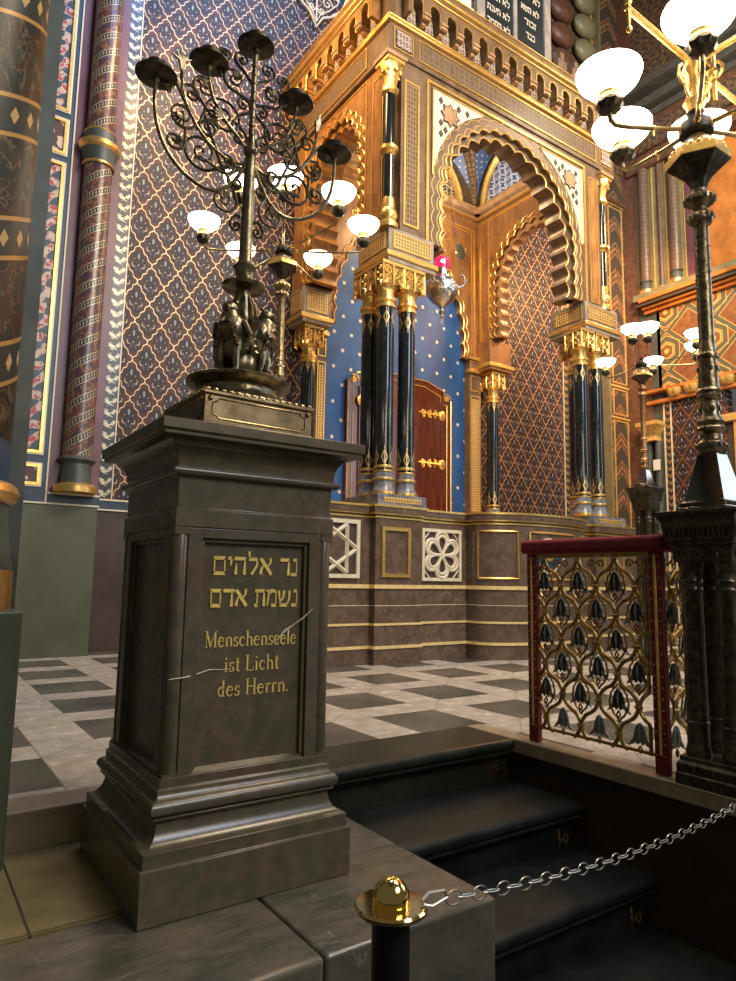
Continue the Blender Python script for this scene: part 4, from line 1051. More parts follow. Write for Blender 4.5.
bulge_plate('quatrefoil', 0.46, 1.27, 0.17, 0.35, 'cream_stone', 0.012); bulge_plate('quatrefoil_field', 0.46, 1.27, 0.145, 0.35, 'blue_band', 0.018); bulge_plate('rosette', 0.46, 1.27, 0.055, 0.3, 'gold', 0.028)
# pierced rosette panel (right of pier)
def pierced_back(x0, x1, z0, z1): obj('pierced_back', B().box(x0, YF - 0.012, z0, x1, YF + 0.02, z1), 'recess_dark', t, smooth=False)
pierced_back(5.17, 5.78, 0.945, 1.555)
b = B(); frame(b, 5.18, 0.955, 5.77, 1.545, YF - 0.02, 0.020)
cx, cz = 5.475, 1.25
for k in range(6):
    a = PI / 6 + k * PI / 3
    ring = []
    for i in range(20):
        q_ = 2 * PI * i / 20; rx, rz = 0.105 * math.cos(q_), 0.062 * math.sin(q_) * (1 + 0.5 * math.cos(q_))
        u, v = 0.125 + rx, rz; ring.append((cx + u * math.cos(a) - v * math.sin(a), YF - 0.03, cz + u * math.sin(a) + v * math.cos(a)))
    b.tube(ring, 0.021, 6, True)
for k in range(6):
    a = PI / 6 + k * PI / 3
    b.tube([(cx + 0.185 * math.cos(a) + 0.092 * math.cos(a + q_ * PI / 12), YF - 0.026, cz + 0.185 * math.sin(a) + 0.092 * math.sin(a + q_ * PI / 12)) for q_ in range(-7, 8)], 0.024, 6)
b.ball((cx, YF - 0.03, cz), 0.04, 10, 1, 0.5, 1)
for sx in (-1, 1):
    for sz in (-1, 1): b.tube([(cx + sx * 0.275, YF - 0.02, cz + sz * 0.18), (cx + sx * 0.19, YF - 0.02, cz + sz * 0.275)], 0.010)
obj('rosette_tracery', b, 'cream_stone', t)
# pierced star panel (left of pier)
pierced_back(3.66, 4.25, 0.965, 1.59)
b = B(); frame(b, 3.67, 0.975, 4.24, 1.58, YF - 0.02, 0.022)
cx, cz, rr = 3.955, 1.278, 0.275
for o0 in (0, PI):
    P_ = [(cx + rr * math.cos(o0 + k * 2 * PI / 3), YF - 0.03, cz + rr * 1.12 * math.sin(o0 + k * 2 * PI / 3)) for k in range(3)]
    for k in range(3): b.tube([P_[k], P_[(k + 1) % 3]], 0.026, 4)
obj('star_tracery', b, 'cream_stone', t)
b = B()
for k in range(6):
    a = k * PI / 3; b.add([], [])
hexp = [(cx + 0.15 * math.cos(k * PI / 3 + PI / 6), cz + 0.165 * math.sin(k * PI / 3 + PI / 6)) for k in range(6)]
obj('star_centre', B().prism(hexp, YF - 0.028, YF - 0.005, 'x'), 'plinth_marble', t)

# ------------------------------------------------------------------ columns of the ark
def build_column(x, y, z0, z1, r, label, group):
    t = thing('marble_column', label, 'column', (x, y, z0), group)
    h = z1 - z0
    obj('column_base', B().lathe([(r * 1.30, 0), (r * 1.30, 0.05), (r * 1.22, 0.08), (r * 1.10, 0.10), (r * 1.08, 0.18), (r * 1.18, 0.19), (r * 1.18, 0.215), (r * 1.05, 0.225), (r * 1.05, 0.28), (r * 1.0, 0.30)], 28), 'blue_grey_marble', t, world=False)
    for zz, hh, k in ((0.0, 0.05, 1.34), (0.185, 0.03, 1.22), (0.285, 0.018, 1.1), (0.33, 0.035, 1.08)):
        obj('gilt_ring', B().lathe([(r * 0.9, zz), (r * k, zz), (r * (k + 0.02), zz + hh / 2), (r * k, zz + hh), (r * 0.9, zz + hh)], 28, cap=False), 'gold', t, world=False)
    s = obj('shaft', B().lathe([(r, 0.0), (r, 0.06), (r * 0.98, h - 0.85)], 32), 'column_shaft_marble', t, world=False); s.location = (0, 0, 0.30)
    zc = h - 0.47
    obj('gilt_ring', B().lathe([(r * 0.95, zc - 0.08), (r * 1.12, zc - 0.075), (r * 1.12, zc - 0.045), (r * 1.0, zc - 0.03), (r * 1.0, zc - 0.015), (r * 1.22, zc), (r * 1.22, zc + 0.03), (r * 0.9, zc + 0.04)], 28, cap=False), 'gold', t, world=False)
    obj('capital', B().lathe([(r * 0.98, zc + 0.03), (r * 0.96, zc + 0.13), (r * 1.15, zc + 0.17), (r * 1.3, zc + 0.19)], 28, wob=lambda a, j: 1 + 0.035 * math.cos(12 * a)), 'gold', t, world=False)
    cb = obj('carved_block', B().box(-r * 1.36, -r * 1.36, zc + 0.19, r * 1.36, r * 1.36, h - 0.03), 'dark_gold', t, world=False)
    b = B()
    zt, zb = h - 0.05, zc + 0.20
    for k in range(4):
        R_ = Matrix.Rotation(k * PI / 2, 3, 'Z')
        for s in (-1, 1):
            for cx_, cz_, rr_, st, tn in ((0.72, zt - 0.065, 0.058, PI / 2, 1.6), (0.70, zb + 0.055, 0.052, -PI / 2, 1.5), (0.20, (zt + zb) / 2 + 0.01, 0.030, 0.0, 1.2)):
                P_ = spiral(s * r * cx_, cz_, rr_, tn, st, -s if st > 0 else s)
                b.tube([R_ @ Vector((p[0], -r * 1.44, p[2])) for p in P_], 0.0115, 5)
            b.tube([R_ @ Vector((s * r * 0.95, -r * 1.42, zb + 0.02)), R_ @ Vector((s * r * 1.15, -r * 1.50, zb - 0.03)), R_ @ Vector((s * r * 0.9, -r * 1.45, zb - 0.045))], [0.02, 0.022, 0.008], 6)
        b.tube([R_ @ Vector((0, -r * 1.42, zt)), R_ @ Vector((0, -r * 1.50, (zt + zb) / 2)), R_ @ Vector((0, -r * 1.42, zb - 0.03))], [0.016, 0.020, 0.010], 6)
        b.tube([R_ @ Vector((r * 1.40, -r * 1.40, zb - 0.03)), R_ @ Vector((r * 1.42, -r * 1.42, zt))], [0.020, 0.016], 6)
    obj('capital_carving', b, 'gold', cb, world=False)
    obj('abacus', B().box(-r * 1.53, -r * 1.53, h - 0.04, r * 1.53, r * 1.53, h), 'gold', t, world=False)
    return t
ZC0, ZC1, RC = 1.925, 4.80, 0.108
g = 'black marble columns in clusters of the ark canopy'
proto = build_column(4.70, 6.47, ZC0, ZC1, RC, 'foremost black marble column of the left cluster, gilt capital, at ark corner', g)
for x, y, lab in ((5.03, 6.47, 'black marble column right of the foremost one in left ark cluster'), (4.70, 6.80, 'black marble column behind and left of the foremost in left ark cluster'),
                  (8.42, 6.47, 'left of the two front black marble columns in right ark cluster'), (8.78, 6.47, 'rightmost black marble column with gilt capital in right ark cluster'), (8.76, 6.84, 'black marble column mostly hidden at back of right ark cluster'),
                  ):
    c = copy_tree(proto); c.location = (x, y, ZC0); c['label'] = lab
proto2 = build_column(4.86, 8.66, ZC0, 4.70, RC, 'single black marble column against wall at back left of the ark', g)
c = copy_tree(proto2); c.location = (8.70, 8.62, ZC0); c['label'] = 'single black marble column at back right inside the ark'
t = thing('column_block', 'grey marble block with gilt band under the left column cluster of ark', 'block', (4.85, 6.6, 1.79), 'marble blocks beneath the column clusters')
obj('block', B().box(4.46, 6.235, 1.791, 5.17, 6.98, ZC0 - 0.002).box(4.5, 8.45, 1.791, 5.05, 8.82, ZC0 - 0.002), 'blue_grey_marble', t, smooth=False)
obj('gilt_band', B().box(4.54, 6.225, 1.83, 5.08, 6.235, 1.89), 'bright_ornament', t, smooth=False)
t = thing('column_block', 'grey marble block with gilt band under the right column cluster of ark', 'block', (8.8, 6.6, 1.79), 'marble blocks beneath the column clusters')
obj('block', B().box(8.36, 6.235, 1.791, 9.12, 6.98, ZC0 - 0.002).box(8.5, 8.42, 1.791, 8.95, 8.82, ZC0 - 0.002), 'blue_grey_marble', t, smooth=False)
obj('gilt_band', B().box(8.46, 6.225, 1.83, 9.02, 6.235, 1.89), 'bright_ornament', t, smooth=False)

# ------------------------------------------------------------------ ark canopy
XL, XRt, ZI0, ZI1 = 4.63, 9.20, 4.81, 5.26
CX = 6.88
t = thing('ark_canopy', 'tall gilded brown Moorish canopy over the ark with scalloped arches', 'canopy', (CX, 7.6, ZI0))
def impost(x0, y0, x1, y1, orn=True, ZI0=ZI0):
    b = B().box(x0, y0, ZI0 + 0.12, x1, y1, ZI1)
    b.box(x0 - 0.02, y0 - 0.02, ZI0, x1 + 0.02, y1 + 0.02, ZI0 + 0.06)
    p = obj('impost', b, 'impost_stone' if orn else 'facade_inner', t, bevel=0.006)
    obj('gilt_moulding', B().box(x0 - 0.045, y0 - 0.045, ZI0 + 0.055, x1 + 0.045, y1 + 0.045, ZI0 + 0.125), 'gold', p, bevel=0.01)
    if orn:
        obj('ornament_panel', B().box(x0 + 0.08, y0 - 0.012, ZI0 + 0.20, x1 - 0.08, y0 + 0.01, ZI1 - 0.07).box(x0 - 0.012, y0 + 0.08, ZI0 + 0.20, x0 + 0.01, y1 - 0.08, ZI1 - 0.07), 'bright_ornament', p, smooth=False)
        bb = B(); frame(bb, x0 + 0.07, ZI0 + 0.19, x1 - 0.07, ZI1 - 0.06, y0 - 0.008, 0.008); frame(bb, y0 + 0.07, ZI0 + 0.19, y1 - 0.07, ZI1 - 0.06, x0 - 0.008, 0.008, 'y')
        obj('ornament_frame', bb, 'gold', p, smooth=False)
impost(XL, 6.33, 5.35, 7.0); impost(8.40, 6.33, 9.20, 7.0)
impost(4.63, 8.45, 5.10, 8.86, True, 4.71); impost(8.45, 8.42, 8.98, 8.86, False, 4.71)
ZF = 7.62      # top of the walls, where the inscription frieze starts
# front wall with arch
ARC = 6.85; R0 = 1.33
path, nrm = arch_path(ARC, R0, 6.0, ZI1, 0.235, 0.05)
outer = to_rect(path, ARC, 6.0, XL + 0.19, 8.86, ZF)
yF = 6.36
obj('front_wall', B().strip(path, outer, yF, yF + 0.20, 'x'), 'facade_brown', t, smooth=False)
p2, n2 = arch_path(ARC, R0 - 0.11, 6.0, ZI1, 0.26, 0.075, N=21)
p3, _ = arch_path(ARC, R0 + 0.10, 6.0, ZI1, N=21)
obj('arch_soffit', B().strip(p2, p3, yF + 0.07, yF + 0.36, 'x'), 'facade_brown', t, smooth=True, ang=0.9)
b = B(); line_tube(b, path, yF - 0.003, 0.013)
op, on = arch_path(ARC, R0 + 0.10, 6.0, ZI1, 0.235, 0.075)
obj('gilt_arch_line', b, 'gold', t)
b = B(); line_tube(b, p2, yF + 0.065, 0.011); obj('gilt_arch_line', b, 'gold_paint', t)
p4, _ = arch_path(ARC, R0 + 0.05, 6.0, ZI1, 0.235, 0.05); p5, _ = arch_path(ARC, R0 + 0.15, 6.0, ZI1, 0.235, 0.04)
b = B(); line_tube(b, p4, yF - 0.002, 0.006); line_tube(b, p5, yF - 0.002, 0.006); obj('incised_line', b, 'gold_paint', t)
b = B(); frame(b, 5.25, ZI1 + 0.02, 8.47, 7.52, yF, 0.020, open_=True); obj('gilt_frame', b, 'gold', t, smooth=False)
b = B(); frame(b, 4.88, ZI1 + 0.12, 5.10, 7.35, yF, 0.014); frame(b, 8.60, ZI1 + 0.05, 8.79, 7.40, yF, 0.010); obj('gilt_frame', b, 'gold', t, smooth=False)
obj('ornament_strip', B().box(4.90, yF - 0.012, ZI1 + 0.14, 5.08, yF + 0.01, 7.33), 'strip_ornament', t, smooth=False)
obj('ornament_strip', B().box(8.625, yF - 0.008, ZI1 + 0.07, 8.765, yF + 0.01, 7.38), 'facade_side', t, smooth=False)
# solid spandrels; dark diamond insets stand in for the shaded openings
for sx, x0 in ((1, 5.33), (-1, 8.40)):
    poly = [(x0, 7.44), (x0 + sx * 1.05, 7.44)]
    for i in range(9):
        a = math.radians(112 + i * 6.3); r = R0 + 0.22
        px = ARC - sx * r * -math.cos(a) if sx > 0 else ARC - r * math.cos(a)
        px = ARC + sx * r * math.cos(a); poly.append((px, min(7.44, 6.0 + r * math.sin(a))))
    poly = [(x0, 7.44), (x0 + sx * 0.95, 7.44)]
    for i in range(10):
        u = x0 + sx * (0.88 - 0.85 * i / 9); dx = abs(u - ARC); r = R0 + 0.20
        poly.append((u, min(7.42, 6.0 + math.sqrt(max(0, r * r - dx * dx)))) if dx < r else (u, 6.25))
    poly.append((x0, 6.20))
    sp = obj('spandrel', B().prism(poly, yF - 0.02, yF + 0.01, 'x'), 'cream_stone', t, smooth=False)
    b = B()
    sc_, sz_ = x0 + sx * 0.30, 7.16
    star = []
    for k in range(16):
        a = k * PI / 8; r = 0.165 if k % 2 == 0 else 0.115; star.append((sc_ + r * math.cos(a), sz_ + r * math.sin(a)))
    b.prism(star, yF - 0.035, yF - 0.015, 'x'); obj('star_boss', b, 'scallop_tan', sp, smooth=False)
    b = B(); line_tube(b, star, yF - 0.03, 0.010, closed=True); obj('star_outline', b, 'recess_dark', sp)
    b = B()
    def in_poly(u, z):
        return 0.02 < sx * (u - x0) < 0.95 and z < 7.42 and math.hypot(u - ARC, z - 6.0) > R0 + 0.21
    for ii in range(-8, 12):
        for jj in range(-14, 8):
            u, z, r = sc_ + 0.080 * ii, sz_ + 0.080 * jj, 0.041
            if (ii + jj) % 2 or math.hypot(u - sc_, z - sz_) < 0.195: continue
            if not all(in_poly(u + a_ * r, z + b_ * r) for a_, b_ in ((1, 0), (-1, 0), (0, 1.3), (0, -1.3))): continue
            b.prism([(u - r, z), (u, z - r * 1.4), (u + r, z), (u, z + r * 1.4)], yF - 0.028, yF - 0.015, 'x')
    b.f and obj('dark_inset', b, 'recess_dark', sp, smooth=False)
    b = B(); line_tube(b, [(x0 + sx * 0.95, 7.44), (x0, 7.44), (x0, 6.2)], yF - 0.025, 0.012); obj('gilt_edge', b, 'gold', sp)

# side walls with arches (left at x=4.65, right inner at x=8.5)
def side_wall(x0, x1, faces, mat, smat, SY, SR, SZ):
    path, _ = arch_path(SY, SR, SZ, ZI1 + 0.02, 0.19, 0.06)
    outer = to_rect(path, SY, SZ, 6.56, 8.86, ZF)
    obj('side_wall', B().strip(path, outer, x0, x1, 'y'), mat, t, smooth=False)
    p2, _ = arch_path(SY, SR - 0.10, SZ, ZI1 + 0.02, 0.19, 0.055, N=21); p3, _ = arch_path(SY, SR + 0.08, SZ, ZI1 + 0.02, 0.19, 0, N=21)
    obj('arch_soffit', B().strip(p2, p3, x0 + 0.05, x1 - 0.02, 'y'), smat, t, ang=0.9)
    for f in faces:
        e = -0.006 if f == x0 else 0.006
        b = B(); line_tube(b, path, f + e, 0.012, 'y'); q_, _ = arch_path(SY, SR + 0.10, SZ, ZI1 + 0.02, 0.19, 0.06); line_tube(b, q_, f + e, 0.009, 'y')
        obj('gilt_arch_line', b, 'gold', t)
        b = B(); frame(b, SY - SR - 0.19, ZI1 + 0.05, SY + SR + 0.19, 7.57, f, 0.012, 'y', open_=True); obj('gilt_frame', b, 'gold', t, smooth=False)
side_wall(4.65, 5.12, (4.65,), 'facade_side', 'facade_side', 7.72, 0.64, 6.72)
side_wall(8.50, 8.74, (8.50,), 'facade_inner', 'scallop_tan', 7.50, 0.80, 6.30)
b = B(); frame(b, 6.52, ZI1 + 0.1, 6.74, 7.45, 4.65, 0.010, 'y'); frame(b, 6.42, ZI1 + 0.1, 6.46, 7.5, 4.65, 0.005, 'y'); obj('gilt_frame', b, 'gold', t, smooth=False)
obj('corner_pier', B().box(4.72, yF + 0.17, ZI1, 4.96, 6.62, ZF), 'facade_side', t, smooth=False)
b = B(); frame(b, 6.66, ZI1 + 0.05, 8.70, 7.58, 8.495, 0.010, 'y', open_=True); frame(b, 6.62, ZI1 + 0.05, 8.74, 7.62, 8.495, 0.006, 'y', open_=True); obj('gilt_frame', b, 'gold', t, smooth=False)
# back wall with ogee opening onto the starry field
BYc = 8.78; BC = 6.76
bp, bn = arch_path(BC, 1.36, 5.45, 4.95, 0.27, 0.05, ogee=0.35)
bp = [(BC + (x - BC) * (1 - 0.10 * max(0, (z - 5.45))), z + max(0, z - 5.45) * 0.12) for x, z in bp]
outer = to_rect(bp, BC, 5.45, 5.10, 8.52, 7.75)
obj('back_wall', B().strip(bp, outer, BYc, 8.88, 'x'), 'facade_inner', t, smooth=False)
b = B(); line_tube(b, bp, BYc - 0.006, 0.017); line_tube(b, [(BC + (x - BC) * 1.06, z + 0.05) for x, z in bp], BYc - 0.006, 0.009); obj('gilt_arch_line', b, 'gold', t)
b = B(); frame(b, 5.18, 5.0, 8.40, 7.45, BYc, 0.014, open_=True); frame(b, 5.24, 5.06, 8.34, 7.39, BYc, 0.008, open_=True); obj('gilt_frame', b, 'gold', t, smooth=False)
for s in (-1, 1):
    x = BC + s * 1.30
    b = B().ball((x, BYc, 6.95), 0.12, 12, 1, 0.2, 1.3); obj('medallion', b, 'grey_green_paint', t)
    b = B()
    for k in range(5): b.tube([(x + s * -0.35 + p[0], BYc - 0.01, 7.02 - k * 0.0 + p[2]) for p in spiral(0.13 * k - 0.1, 0.12 * ((k * 7) % 3 - 1), 0.07, 1.3, k)], 0.009, 5)
    obj('gilt_scrolls', b, 'gold', t)
for x0, x1 in ((5.04, 5.22), (8.24, 8.52)):
    obj('back_pilaster', B().box(x0, BYc - 0.04, 1.80, x1, 8.88, 4.95), 'facade_brown', t, smooth=False)
    obj('ornament_strip', B().box(x0 + 0.05, BYc - 0.055, 1.95, x1 - 0.04, BYc - 0.035, 4.2), 'bright_ornament', t, smooth=False)
    b = B(); frame(b, x0 + 0.03, 1.92, x1 - 0.02, 4.25, BYc - 0.045, 0.009); frame(b, x0 + 0.03, 4.35, x1 - 0.02, 4.62, BYc - 0.045, 0.009); b.box(x0 - 0.05, BYc - 0.09, 4.68, x1 + 0.02, BYc, 4.74); b.box(x0 - 0.05, BYc - 0.09, 4.92, x1 + 0.02, BYc, 4.98)
    frame(b, x0 + 0.02, 4.76, x1 - 0.01, 4.9, BYc - 0.05, 0.009)
    obj('gilt_frame', b, 'gold', t, smooth=False)
obj('starry_field', B().box(5.0, 8.882, 1.78, 8.6, 8.895, 7.2), 'starry_blue', t, smooth=False)
# inner cornice, lunettes, ribs and starry vault
ZV = 7.66
b = B()
for z0, z1, d in ((ZV, ZV + 0.05, 0.08), (ZV + 0.07, ZV + 0.16, 0.16)):
    b.box(5.1, BYc - d, z0, 8.5, 8.88, z1); b.box(8.5 - d, 6.5, z0, 8.9, 8.86, z1); b.box(4.9, 6.56, z0, 5.12 + d, 8.86, z1)
obj('inner_cornice', b, 'scallop_tan', t, bevel=0.008)
b = B(); b.box(5.1, BYc - 0.17, ZV + 0.155, 8.35, BYc - 0.10, ZV + 0.18); b.box(8.33, 6.6, ZV + 0.155, 8.40, 8.7, ZV + 0.18); b.box(5.1, BYc - 0.10, ZV - 0.02, 8.4, BYc - 0.05, ZV); b.box(8.40, 6.6, ZV - 0.02, 8.45, 8.7, ZV)
obj('gilt_moulding', b, 'gold', t, smooth=False)
def half_disc(c, r, z0, n=20, sz=1.0): return [(c + r * math.cos(PI * i / n), z0 + r * sz * math.sin(PI * i / n)) for i in range(n + 1)]
VX0, VX1, VY0, VY1 = 5.10, 8.45, 6.56, 8.80
VCX, VCY = (VX0 + VX1) / 2, (VY0 + VY1) / 2
LB = half_disc(VCX, 1.22, ZV + 0.16, sz=0.80); LS = half_disc(VCY, 0.84, ZV + 0.16, sz=1.15)
obj('lunette', B().prism(LB, VY1 - 0.06, VY1, 'x'), 'lunette_ornament', t, smooth=False)
obj('lunette', B().prism(LS, VX1 - 0.02, VX1 + 0.03, 'y'), 'blue_lunette', t, smooth=False)
obj('lunette', B().prism(LS, VX0 - 0.03, VX0 + 0.02, 'y'), 'lunette_ornament', t, smooth=False)
b = B(); line_tube(b, LB, VY1 - 0.10, 0.055); line_tube(b, LS, VX1 - 0.06, 0.055, 'y'); line_tube(b, LS, VX0 + 0.06, 0.055, 'y'); obj('lunette_arch', b, 'gold_paint', t)
b = B(); line_tube(b, [(VCX + (x - VCX) * .93, z - .05) for x, z in LB], VY1 - 0.10, 0.02); line_tube(b, [(VCY + (x - VCY) * .93, z - .05) for x, z in LS], VX1 - 0.06, 0.02, 'y'); obj('lunette_arch', b, 'gold', t)
# vault shell: superellipse dome
n1, n2 = 16, 24; vs = []; fs = []
for j in range(n1 + 1):
    f = j / n1
    for i in range(n2 + 1):
        g_ = i / n2
        x = VX0 + (VX1 - VX0) * g_; y = VY0 + (VY1 - VY0) * f
        u, v = abs(2 * g_ - 1), abs(2 * f - 1)
        z = ZV + 0.18 + 1.25 * math.sqrt(max(0, 1 - (u * v) ** 1.6))
        vs.append((x, y, z))
for j in range(n1):
    for i in range(n2): a = j * (n2 + 1) + i; fs.append((a, a + 1, a + n2 + 2, a + n2 + 1))
k0 = len(vs); vs2 = [(x, y, z + 0.05) for x, y, z in vs]; fs2 = [tuple(i + k0 for i in reversed(f)) for f in fs]
obj('vault', B().add(vs + vs2, fs + fs2), 'starry_dark_blue', t)
for cx, cy in ((VX0, VY1), (VX1, VY1), (VX0, VY0), (VX1, VY0)):
    for dd in (-0.16, 0.16):
        P_ = []
        for i in range(12):
            f = i / 11; x = cx + (VCX - cx) * f * 0.95; y = cy + (VCY - cy) * f * 0.95
            u, v = abs((x - VCX) / (VX1 - VCX)), abs((y - VCY) / (VY1 - VCY))
            P_.append((x + dd * f * (1 if cx < VCX else -1), y - dd * f * (1 if cy < VCY else -1), ZV + 0.13 + 1.25 * math.sqrt(max(0, 1 - (u * v) ** 1.6))))
        obj('rib', B().tube(P_, 0.05, 6), 'strip_ornament', t)
# frieze with gilt inscription band, all round
obj('frieze', B().box(4.60, 6.33, ZF, 9.23, 6.60, 8.06).box(4.60, 6.60, ZF, 4.9, 8.88, 8.06).box(8.95, 6.6, ZF, 9.23, 8.88, 8.06), 'facade_brown', t, smooth=False)
obj('frieze_band', B().box(5.10, 6.318, 7.72, 8.72, 6.34, 7.97).box(4.588, 6.85, 7.72, 4.61, 8.80, 7.97), 'frieze_ornament', t, smooth=False)
b = B(); frame(b, 5.08, 7.70, 8.74, 7.99, 6.322, 0.010); frame(b, 6.83, 7.70, 8.82, 7.99, 4.592, 0.010, 'y'); frame(b, 4.67, 7.70, 4.97, 7.99, 6.322, 0.008); frame(b, 8.86, 7.70, 9.16, 7.99, 6.322, 0.008); obj('gilt_frame', b, 'gold', t, smooth=False)
obj('frieze_corner', B().box(4.70, 6.31, 7.73, 4.94, 6.34, 7.96).box(8.89, 6.31, 7.73, 9.13, 6.34, 7.96), 'corbel_ornament', t, smooth=False)
# cornice (stepped, gilt)
def rim(z0, z1, d, mat, nm='cornice_moulding', bev=0.008):
    b = B().box(XL - 0.03 - d, 6.33 - d, z0, 9.23 + d, 6.62, z1).box(XL - 0.03 - d, 6.62, z0, 4.9, 8.89, z1).box(8.95, 6.62, z0, 9.23 + d, 8.89, z1)
    obj(nm, b, mat, t, bevel=bev)
rim(8.045, 8.095, 0.045, 'gold'); rim(8.095, 8.115, 0.02, 'facade_brown'); rim(8.115, 8.135, 0.035, 'gold')
rim(8.135, 8.52, 0.01, 'facade_brown', 'cornice_field', 0)
rim(8.475, 8.505, 0.165, 'facade_brown'); rim(8.505, 8.535, 0.19, 'gold'); rim(8.535, 8.555, 0.20, 'facade_brown'); rim(8.555, 8.595, 0.23, 'gold'); rim(8.595, 8.665, 0.22, 'facade_brown'); rim(8.665, 8.68, 0.24, 'gold')
# arcade of little horseshoe niches
pitch_ = 0.292
def niche(u, axis):
    d = 6.33 - 0.01 if axis == 'x' else XL - 0.04
    sg = 1
    path, nn = arch_path(u, 0.088, 8.36, 8.17, 0.5, 0.0, 6)
    outer = to_rect(path, u, 8.36, u - pitch_ / 2 + 0.0, u + pitch_ / 2 - 0.0, 8.476)
    return path, outer, d
for axis, c0, n in (('x', 4.78, 15), ('y', 6.52, 8)):
    for k in range(n):
        u = c0 + pitch_ * (k + 0.5); path, outer, d = niche(u, axis)
        o = obj('arcade_niche', B().strip(path, outer, d - 0.15, d, axis), 'facade_side' if axis == 'y' else 'facade_brown', t, smooth=False)
        b = B(); line_tube(b, path, d - 0.152, 0.012, axis, 5); obj('gilt_edge', b, 'gold', o)
        pp = [(u - 0.078, 8.14), (u + 0.078, 8.14), (u + 0.05, 8.32), (u, 8.42), (u - 0.05, 8.32)]
        obj('palmette', B().prism(pp, d - 0.03, d, axis), 'corbel_ornament', o, smooth=False)
        ue = u + pitch_ / 2
        bb = B()
        for z0, z1, e, h_ in ((8.135, 8.18, 0.10, 0.035), (8.18, 8.22, 0.17, 0.05), (8.22, 8.25, 0.19, 0.058)):
            if axis == 'x': bb.box(ue - h_, d - e, z0, ue + h_, d, z1)
            else: bb.box(d - e, ue - h_, z0, d, ue + h_, z1)
        obj('corbel', bb, 'scallop_tan', o, bevel=0.006)
# corner colonnettes on the facade
def colonnette(x, y, z0, z1, r, label):
    c = thing('corner_colonnette', label, 'colonnette', (x, y, z0), 'small black colonnettes at upper corners of the canopy')
    h = z1 - z0; mz = h * 0.46
    obj('base', B().lathe([(r * 1.7, 0), (r * 1.7, 0.06), (r * 1.2, 0.10), (r * 1.55, 0.15), (r * 1.5, 0.21), (r * 1.1, 0.26), (r * 1.15, 0.30), (r, 0.40)], 20), 'gold', c, world=False)
    obj('shaft', B().lathe([(r, 0.38), (r * 0.95, h - 0.42)], 24), 'column_marble', c, world=False)
    obj('ring', B().lathe([(r, mz - 0.07), (r * 1.25, mz - 0.05), (r * 1.1, mz - 0.03), (r * 1.65, mz), (r * 1.65, mz + 0.04), (r * 1.1, mz + 0.06), (r, mz + 0.07)], 20, cap=False), 'gold', c, world=False)
    b = B().lathe([(r, h - 0.45), (r * 1.5, h - 0.42), (r * 1.5, h - 0.37), (r * 1.1, h - 0.35), (r * 1.3, h - 0.22), (r * 2.1, h - 0.10), (r * 2.0, h - 0.04)], 16, wob=lambda a, j: 1 + 0.06 * math.cos(8 * a))
    for k in range(8):
        a = k * PI / 4; b.ball((r * 1.8 * math.cos(a), r * 1.8 * math.sin(a), h - 0.16), 0.030, 8)
    b.box(-r * 1.9, -r * 1.9, h - 0.05, r * 1.9, r * 1.9, h)
    obj('capital', b, 'gold', c, world=False)
    obj('abacus', B().box(-r * 2.2, -r * 2.2, h, r * 2.2, r * 2.2, h + 0.05), 'scallop_tan', c, world=False)
colonnette(4.675, 6.41, ZI1 + 0.002, 7.52, 0.072, 'small black colonnette with gilt rings at the left front corner above impost')
colonnette(8.98, 6.43, ZI1 + 0.002, 7.52, 0.072, 'small black colonnette with gilt rings at the right front corner above impost')
# roof + crest
obj('roof', B().box(4.92, 6.62, 9.16, 8.93, 8.88, 9.24), 'facade_brown', t, smooth=False)
obj('roof_drum', B().box(4.92, 6.62, 8.06, 5.06, 8.88, 9.16).box(8.79, 6.62, 8.06, 8.93, 8.88, 9.16).box(5.06, 6.60, 8.06, 8.79, 6.66, 9.16).box(5.06, 8.80, 7.8, 8.79, 8.88, 9.16).box(4.75, 6.20, 8.55, 9.1, 6.60, 8.66), 'facade_brown', t, smooth=False)
g = 'cream stepped merlons along the canopy top'
mer = []
for s in (1,):
    pl = [(0, 0), (0.30, 0), (0.30, 0.28), (0.25, 0.28), (0.25, 0.42), (0.19, 0.42), (0.19, 0.55), (0.11, 0.55), (0.11, 0.42), (0.05, 0.42), (0.05, 0.28), (0, 0.28)]
mb = B().prism(pl, 0, 0.10, 'x')
for i, (sx, mt, wd) in enumerate([(4.72 + 0.34 * k, 'cream_stone', 0) for k in range(4)] + [(7.80 + 0.34 * k, 'facade_brown', 0) for k in range(4)]):
    o = obj('merlon', mb, mt, smooth=False); o.location = (sx, 6.30, 8.681)
    tag(o, ('cream' if i < 4 else 'brown') + ' stepped merlon on canopy top, ' + ('fourth', 'third', 'second', 'first', 'first', 'second', 'third', 'fourth')[i] + (' to the left of' if i < 4 else ' to the right of') + ' the tablets', 'merlon', g + (' left' if i < 4 else ' right'))
    obj('dark_inset', B().prism([(0.10, 0.06), (0.20, 0.06), (0.20, 0.2), (0.15, 0.26), (0.10, 0.2)], -0.004, 0.0, 'x'), 'recess_dark', o, world=False, smooth=False)  # dark plate on the face, coloured like a shaded opening
t = thing('law_tablets', 'pair of black tablets with white Hebrew commandments on top of the canopy', 'tablets', (6.93, 6.35, 8.682))
b = B(); frame(b, 6.27, 8.715, 7.62, 10.4, 6.36, 0.03); b.box(6.90, 6.33, 8.685, 6.97, 6.40, 10.4); b.box(6.15, 6.34, 8.682, 6.27, 6.42, 10.4).box(7.62, 6.34, 8.682, 7.74, 6.42, 10.3)
obj('tablet_frame', b, 'impost_stone', t, bevel=0.008)
